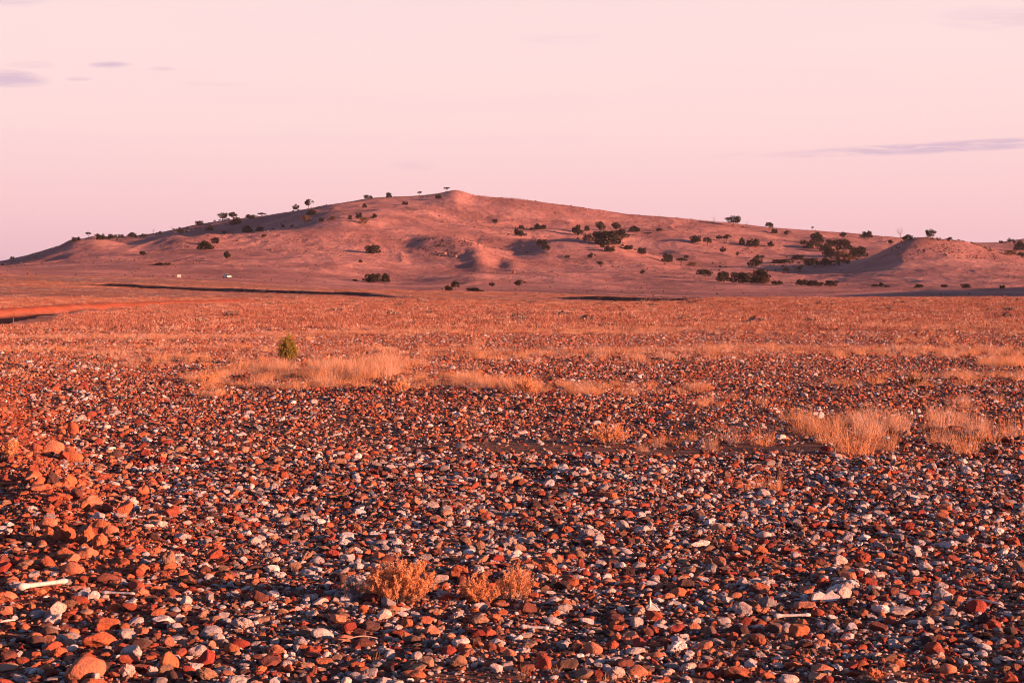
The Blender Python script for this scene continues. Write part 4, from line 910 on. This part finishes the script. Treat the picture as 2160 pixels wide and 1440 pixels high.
TREES = [  # column, row of the foot, width, height in the photograph, kind, label
(25,547,9,6,'l','small dark shrub lowest on the left skyline'),
(156,511,11,11,'b','dark bush on the skyline at the top of the left spur, left of a pair'),
(166,508,8,8,'b','smaller dark bush on the skyline, right of the pair on the left spur'),
(186,503,11,12,'u','small flat topped tree standing clear on the left skyline'),
(212,507,18,14,'b','dome shaped dark bush capping the left rocky shoulder'),
(231,505,17,11,'b','dark bush just right of the dome shaped bush on the left shoulder'),
(244,501,6,6,'b','tiny dark bush between two wider ones on the left shoulder'),
(256,502,15,8,'o','reddish brown low bush on the left shoulder skyline'),
(278,501,20,10,'b','wide dark bush on the dark slope behind the left spur'),
(302,500,11,7,'l','low dark shrub right of the wide bush behind the left spur'),
(324,493,8,9,'d','tiny bare dead tree on the left skyline'),
(363,487,7,8,'d','tiny bare dead tree midway up the left skyline'),
(382,492,12,8,'b','single dark bush on the shaded slope below the left skyline'),
(421,475,16,9,'b','dark bush with open crown on the left skyline below the tall pair'),
(443,487,13,12,'b','rounded dark bush in shade just below the left skyline'),
(469,466,21,16,'t','left tree of the tall dark pair on the left skyline'),
(491,462,20,14,'t','right tree of the tall dark pair on the left skyline'),
(495,474,27,15,'b','very dark bush directly below the tall pair of skyline trees'),
(527,462,20,9,'b','wide low dark bush on the left skyline right of the tall pair'),
(552,460,16,10,'u','thin flat crowned tree on the left skyline'),
(522,492,23,15,'b','dark olive bush on the edge of the shaded upper slope'),
(547,489,16,10,'b','lower olive bush beside the one on the edge of the shaded slope'),
(473,493,10,6,'o','small reddish bush where the spur meets the shaded slope'),
(616,480,9,9,'o','small reddish brown bush on the shaded slope below two skyline trees'),
(624,447,14,15,'t','leaning dark tree on the skyline, left one of two well apart'),
(652,440,18,18,'t','open crowned tree on the skyline, right one of two well apart'),
(657,455,22,12,'b','dark bush in shade directly below the open crowned skyline tree'),
(647,469,22,15,'o','brown bush on the upper slope below the skyline tree'),
(678,468,10,9,'b','small dark bush on the upper slope right of the brown bush'),
(700,466,20,12,'o','brown bush with gaps on the upper slope left of the summit'),
(556,500,9,6,'l','small shrub on the lit slope near the left spur'),
(597,480,7,6,'l','tiny shrub on the upper lit slope'),
(433,528,34,18,'b','wide olive bush on the lit left spur with a long shadow'),
(453,520,18,18,'t','upright tree behind the wide olive bush on the left spur'),
(479,552,15,20,'t','small tree with visible trunk alone on the lit left slope'),
(302,538,15,8,'l','low dark scrub on the lit left spur'),
(340,560,34,6,'l','very low dark scrub patch at the foot of the left spur'),
(773,420,10,9,'b','left bush of a little pair on the skyline left of the summit'),
(782,420,9,7,'b','right bush of a little pair on the skyline left of the summit'),
(820,418,13,11,'b','dark round tree on the skyline between the little pair and the summit'),
(885,414,10,9,'u','thin small tree on the skyline left of the summit'),
(942,405,12,9,'u','windblown tree on the skyline directly beside the summit mound'),
(925,420,13,9,'b','dark bush just below the skyline left of the summit mound'),
(854,433,13,8,'b','dark bush in the shaded hollow left of the summit'),
(769,439,10,9,'b','small dark bush below the little skyline pair'),
(738,464,8,10,'b','small bush leftmost of the cluster on the upper slope'),
(757,463,13,15,'b','tall dark bush in the cluster on the upper slope left of the summit'),
(788,461,12,10,'b','round dark bush right of the cluster on the upper slope'),
(768,473,24,15,'o','brown bushy clump at the bottom of the upper slope cluster'),
(787,536,29,19,'b','large dark bush alone on the middle of the lit slope with a long shadow'),
(761,554,9,6,'l','tiny shrub below left of the large lone bush'),
(1043,474,12,11,'t','small dark tree alone on the slope right of the summit'),
(1089,493,8,13,'b','narrow dark bush at the left of a small group right of the summit'),
(1100,499,22,13,'b','dark bush at the bottom of a small group right of the summit'),
(1100,484,13,8,'b','small bush at the top of a small group right of the summit'),
(1121,486,11,6,'l','low bush left of the bushy pair on the upper right slope'),
(1134,485,16,12,'b','left bush of the bushy pair on the upper right slope'),
(1146,484,14,9,'b','right bush of the bushy pair on the upper right slope'),
(1143,518,22,13,'b','dark round bush above another on the mid slope right of the rocky knoll'),
(1152,535,18,16,'t','dark tree directly below the round bush on the mid slope'),
(1196,544,10,6,'l','tiny low shrub on the mid slope'),
(1248,549,17,14,'t','dark tree with a long shadow on the lower mid slope'),
(1266,563,14,11,'t','small tree below right of the one with a long shadow'),
(1270,526,9,9,'t','very small tree left of the double crowned bush'),
(1286,532,22,13,'b','double crowned dark bush on the lit slope below the thicket'),
(1220,496,17,17,'b','bush at the upper left end of the thicket in the gully'),
(1238,488,11,9,'b','small round bush above the left end of the thicket'),
(1242,509,18,14,'o','brown bush low on the left side of the thicket'),
(1267,497,16,22,'t','tall tree in the upper middle of the thicket'),
(1283,518,42,24,'b','broad very dark bush at the heart of the thicket'),
(1300,490,17,16,'t','tree standing at the upper right of the thicket'),
(1313,503,24,16,'b','dark bush on the right side of the thicket'),
(1302,517,22,16,'o','brownish bush at the lower right of the thicket'),
(1264,510,22,18,'b','dark bush left of the heart of the thicket'),
(1338,490,22,10,'b','spreading bush beyond the right end of the thicket'),
(1366,499,17,8,'u','low flat bush alone right of the thicket'),
(1390,488,12,7,'l','small scrub on the upper slope right of the thicket'),
(1323,527,18,8,'l','low bush under the right end of the thicket'),
(1353,537,18,14,'b','round bush on the spur right of the thicket'),
(1407,554,26,19,'b','solid dark bush on the spur at the right of the centre'),
(1438,560,22,14,'u','open flat bush right of the solid dark bush on the spur'),
(1460,562,24,10,'o','brown scrub at the left rim of the shaded bowl'),
(1355,582,11,12,'t','tiny tree alone on the lowest lit slope'),
(750,593,11,4,'l','tiny low shrub at the hill foot left of the pair of bushes'),
(772,593,14,6,'l','low shrub joined to the left of the pair at the hill foot'),
(788,597,30,20,'b','left bush of the pair at the hill foot'),
(812,597,21,19,'b','right bush of the pair at the hill foot'),
(961,612,19,18,'t','tree at the hill foot above the centre of the plain'),
(947,614,17,12,'b','bush at the left foot of the tree above the centre of the plain'),
(1002,616,34,9,'l','wide low dark bush on the edge of the plain at the centre'),
(1038,607,14,11,'t','small tree on the shaded flat right of the wide low bush'),
(1097,607,23,15,'t','dark tree on the shaded flat, rightmost near the centre'),
(1506,472,10,12,'d','bare dead tree on the right skyline left of the big tree'),
(1546,477,32,20,'t','largest tree on the right skyline with a wide crown'),
(1575,478,8,9,'d','faint bare sapling on the skyline right of the largest tree'),
(1623,486,16,15,'t','tree on the right skyline above a smaller bush'),
(1633,493,14,10,'b','bush just below the skyline tree on the right ridge'),
(1661,499,14,12,'t','small tree on the right ridge slope'),
(1714,485,6,7,'u','tiny tree on the right skyline'),
(1725,494,8,5,'l','tiny shrub below the tiny skyline tree'),
(1778,505,15,14,'t','round crowned dark tree near the right skyline'),
(1822,502,16,13,'b','left half of the double bush on the right skyline'),
(1834,502,15,14,'b','right half of the double bush on the right skyline'),
(1898,502,22,17,'d','bare dead tree on the skyline left of the right knoll'),
(1915,507,24,11,'b','dark bush at the top of the right knoll'),
(1964,506,22,20,'t','tall tree standing on the right knoll against the sky'),
(2003,510,12,9,'t','small tree on the skyline right of the tall knoll tree'),
(2112,513,9,5,'l','tiny shrub on the far right skyline'),
(2129,514,8,11,'t','left of two slim trees on the far right skyline'),
(2137,518,8,13,'t','right of two slim trees on the far right skyline'),
(2152,530,26,20,'b','dark bush mass at the far right edge below the slim trees'),
(2130,539,26,12,'o','brown bush at the far right edge of the knoll'),
(1468,512,24,15,'b','dark bush with a long shadow on the upper right slope'),
(1492,519,17,16,'t','small tree right of the bush with a long shadow'),
(1517,507,13,10,'t','small open tree on the upper right slope'),
(1534,509,19,13,'t','round topped tree beside the small open tree'),
(1565,517,13,15,'b','left bush of three in a row on the upper right slope'),
(1579,518,10,11,'b','middle and smallest bush of three in a row on the upper right slope'),
(1592,521,18,17,'b','right bush of three in a row on the upper right slope'),
(1627,521,12,12,'b','dark bush at the upper rim of the shaded bowl'),
(1525,536,13,14,'t','tree above the left corner of the shaded bowl'),
(1557,542,10,10,'t','small tree at the left rim of the shaded bowl'),
(1447,545,10,6,'l','tiny scrub on the slope left of the bowl'),
(1723,514,22,17,'b','highest bush of the grove above the bowl'),
(1694,517,10,9,'b','small bush at the left end of the grove above the bowl'),
(1704,525,17,12,'b','dark bush second from the left in the grove above the bowl'),
(1726,526,20,14,'o','brown bush under the highest one of the grove'),
(1753,521,22,13,'b','flat topped bush in the upper middle of the grove'),
(1748,540,22,14,'b','dark bush in the lower left of the grove'),
(1780,529,26,19,'b','large brownish bush in the middle of the grove'),
(1768,546,30,15,'o','olive brown bush at the lower edge of the grove'),
(1790,549,30,14,'o','brown bush at the lower right of the grove'),
(1811,543,30,18,'b','dark bush at the right end of the grove'),
(1740,531,18,12,'b','dark bush in the centre left of the grove'),
(1879,514,10,8,'l','small shrub on the bright slope left of the right knoll'),
(1683,549,26,11,'b','dim bush inside the shaded bowl at its left'),
(1708,558,24,14,'b','dim dark bush in the middle of the shaded bowl'),
(1738,560,28,14,'b','dim wide bush inside the shaded bowl at its right'),
(1600,546,20,8,'l','low scrub near the top of the shaded bowl'),
(1650,556,44,9,'l','long low scrub along the floor of the shaded bowl'),
(1592,574,30,26,'t','tall tree with a forked trunk rising above the low grove'),
(1657,576,15,11,'t','left of two flat little trees in the shaded bowl'),
(1685,575,16,10,'u','right of two flat little trees in the shaded bowl'),
(1486,590,34,19,'t','wide crowned tree at the left end of the low grove'),
(1526,595,32,21,'b','bushy dark tree second in the low grove'),
(1563,598,42,24,'b','broadest dark bush in the middle of the low grove'),
(1606,590,36,20,'b','dense bush below the tall tree in the low grove'),
(1598,599,34,15,'b','low bush at the front of the low grove'),
(1617,599,16,14,'o','brown bush at the right end of the low grove'),
(1640,601,24,8,'l','low spreading bush just right of the low grove'),
(1689,602,21,12,'b','left bush of the row on the foot slope'),
(1712,604,24,13,'b','second bush of the row on the foot slope'),
(1727,604,18,9,'l','low third bush of the row on the foot slope'),
(1752,604,28,12,'b','separate bush at the right end of the row on the foot slope'),
(1845,605,14,6,'l','left low shrub of three on the right foot slope'),
(1857,605,11,9,'b','round middle shrub of three on the right foot slope'),
(1870,606,12,5,'l','flat right shrub of three on the right foot slope'),
(1938,607,20,7,'l','low shrub alone below the right knoll'),
(1992,607,14,7,'l','small low shrub right of the one below the knoll'),
(2038,608,19,9,'b','dark shrub on the foot slope, second from the right edge'),
(2114,609,11,8,'b','small dark shrub on the foot slope nearest the right edge'),
]
KN_NAME = {'b': ('hill_bush', 'bush', 'bushes on the hill'), 'l': ('low_shrub', 'shrub', 'low shrubs on the hill'), 'o': ('brown_bush', 'bush', 'brown bushes on the hill'),
           't': ('hill_tree', 'tree', 'trees on the hill'), 'u': ('hill_tree', 'tree', 'trees on the hill'), 'd': ('dead_tree', 'tree', 'dead trees on the skyline')}
for i, (px, row, wp, hp, kd, lab) in enumerate(TREES):
    hit = ground_at(px, row, 480)
    if hit is None: print('no ground for', lab); continue
    x, y, z = hit; s = y / F; cm, tm = TV[kd][(i * 7) % len(TV[kd])]; nm, cat, grp = KN_NAME[kd]
    gf = 1.42 if (1210 < px < 1350 and 480 < row < 530) or (1690 < px < 1830 and 505 < row < 552) else 1.17
    e = obj(nm, None, None, (x, y, z), (0, 0, random.choice((0, R(180))) + random.uniform(-.5, .5)), (wp * s * gf, wp * s * gf, hp * s * gf)); tag(e, lab, cat, grp); e.empty_display_size = .5
    obj('trunk', tm, e)
    if cm: obj('crown', cm, e)

# ------------------------------------------------------------------ rocks and scrub scattered over the hill
n = 60000; Yd = rng.uniform(620, 1420, n); pxr = rng.uniform(-60, 2220, n); hx = (pxr - 1080) / F * Yd
rocky = sst(-.1, .6, fbm(hx / 60, Yd / 60, 3, 77) + .15)
rocky = np.maximum(rocky, 1.0 * np.exp(-((pxr - 950) / 90) ** 2 - ((Yd - 1000) / 60) ** 2)); rocky = np.maximum(rocky, .9 * sst(1860, 1900, pxr) * np.exp(-((Yd - 985) / 50) ** 2))
ok = rng.random(n) < rocky * .45 * sst(760, 1000, Yd); hx, hy = hx[ok], Yd[ok]; n = len(hx); r = np.exp(rng.normal(math.log(.33), .5, n)).clip(.12, 1.5)
scatter('rocks', 'scattered rocks and outcrops on the upper slopes of the hill', 'rocks', far_var, np.stack([hx, hy, zfun(hx, hy) + r * .15], 1),
        np.stack([rng.normal(0, .3, n), rng.normal(0, .3, n), rng.random(n) * 6.28], 1), np.stack([r, r, r * 1.1], 1), rng.integers(0, nf, n), rng.choice([.66, .66, .66, .47, .22, .6, .72], n), rng.random(n) * .7)
n = 9000; Yd = rng.uniform(520, 1420, n); pxr = rng.uniform(-60, 2220, n); hx = (pxr - 1080) / F * Yd
ok = rng.random(n) < .15 + .85 * sst(-.1, .5, fbm(hx / 45, Yd / 45, 4, 88)); hx, hy = hx[ok], Yd[ok]; n = len(hx)
gh = [tuft_mesh('hill_tuft', 26, 1.0, .45, .09, M_plain, 980 + i, 1.2, 2, .6) for i in range(3)]; sh_ = [crown_mesh('scrub', lumps_for('b', 5 + i), 60, .13, (M_crown2, M_crown)[i % 2], 5 + i) for i in range(2)]
vv = np.where(rng.random(n) < .82, rng.integers(0, 3, n), 3 + rng.integers(0, 2, n)); s = rng.uniform(.35, 1.0, n)
scatter('low_scrub', 'dry tussocks and tiny dark scrub dotted over the hillside', 'scrub', gh + sh_, np.stack([hx, hy, zfun(hx, hy) - .03], 1), np.stack([rng.normal(0, .05, n), rng.normal(0, .05, n), rng.random(n) * 6.28], 1),
        np.stack([s, s, s * .8], 1), vv)

zx, zy, zs = [], [], []
for (n_, p0, p1, y0_, y1_, sc0) in ((130, 1205, 1350, 1085, 1200, 2.3), (150, 1685, 1835, 1020, 1190, 2.1), (150, 195, 700, 1345, 1396, 1.5), (260, 1875, 2100, 950, 1012, .8), (200, 880, 1010, 950, 1012, .8), (60, 1500, 1700, 940, 1100, 1.4), (50, 2120, 2200, 1000, 1100, 2.4)):
    pq = rng.normal((p0 + p1) / 2, (p1 - p0) / 4, n_).clip(p0, p1) if sc0 > 2 else rng.uniform(p0, p1, n_); yq = rng.uniform(y0_, y1_, n_); xq = (pq - 1080) / F * yq
    kq = fbm(xq / 14, yq / 14, 3, 97) > -.15; zx.append(xq[kq]); zy.append(yq[kq]); zs.append(rng.uniform(.5, 1.3, kq.sum()) * sc0)
zx, zy, zs = map(np.concatenate, (zx, zy, zs)); n = len(zx)
dsc = [crown_mesh('scrub', lumps_for('b', 15 + i), 260, .085, (M_crown2, M_crown, M_crown)[i], 15 + i) for i in range(3)]
scatter('dense_scrub', 'tangled dark scrub filling the gullies and edging the ridges of the hill', 'scrub', dsc, np.stack([zx, zy, zfun(zx, zy) - .05], 1), np.stack([rng.normal(0, .05, n), rng.normal(0, .05, n), rng.random(n) * 6.28], 1),
        np.stack([zs * 1.4, zs * 1.4, zs], 1), rng.integers(0, 3, n))

# ------------------------------------------------------------------ air
M_haze = bpy.data.materials.new('haze'); M_haze.use_nodes = True; T = NT(M_haze.node_tree)
pv = T.n('ShaderNodeVolumePrincipled', {'Color': (.80, .76, .92, 1), 'Density': .00004, 'Anisotropy': .2}); T.n('ShaderNodeOutputMaterial', {'Volume': pv.outputs[0]})
zt = 112; V, Q = boxes([(-14500, 17500, -80, 6050, -28, zt, 0, 0)])
hz = tag(obj('haze', mesh('haze', V, Q, M_haze)), kind='stuff'); hz['label'] = 'thin pinkish evening haze in the air over the plain'
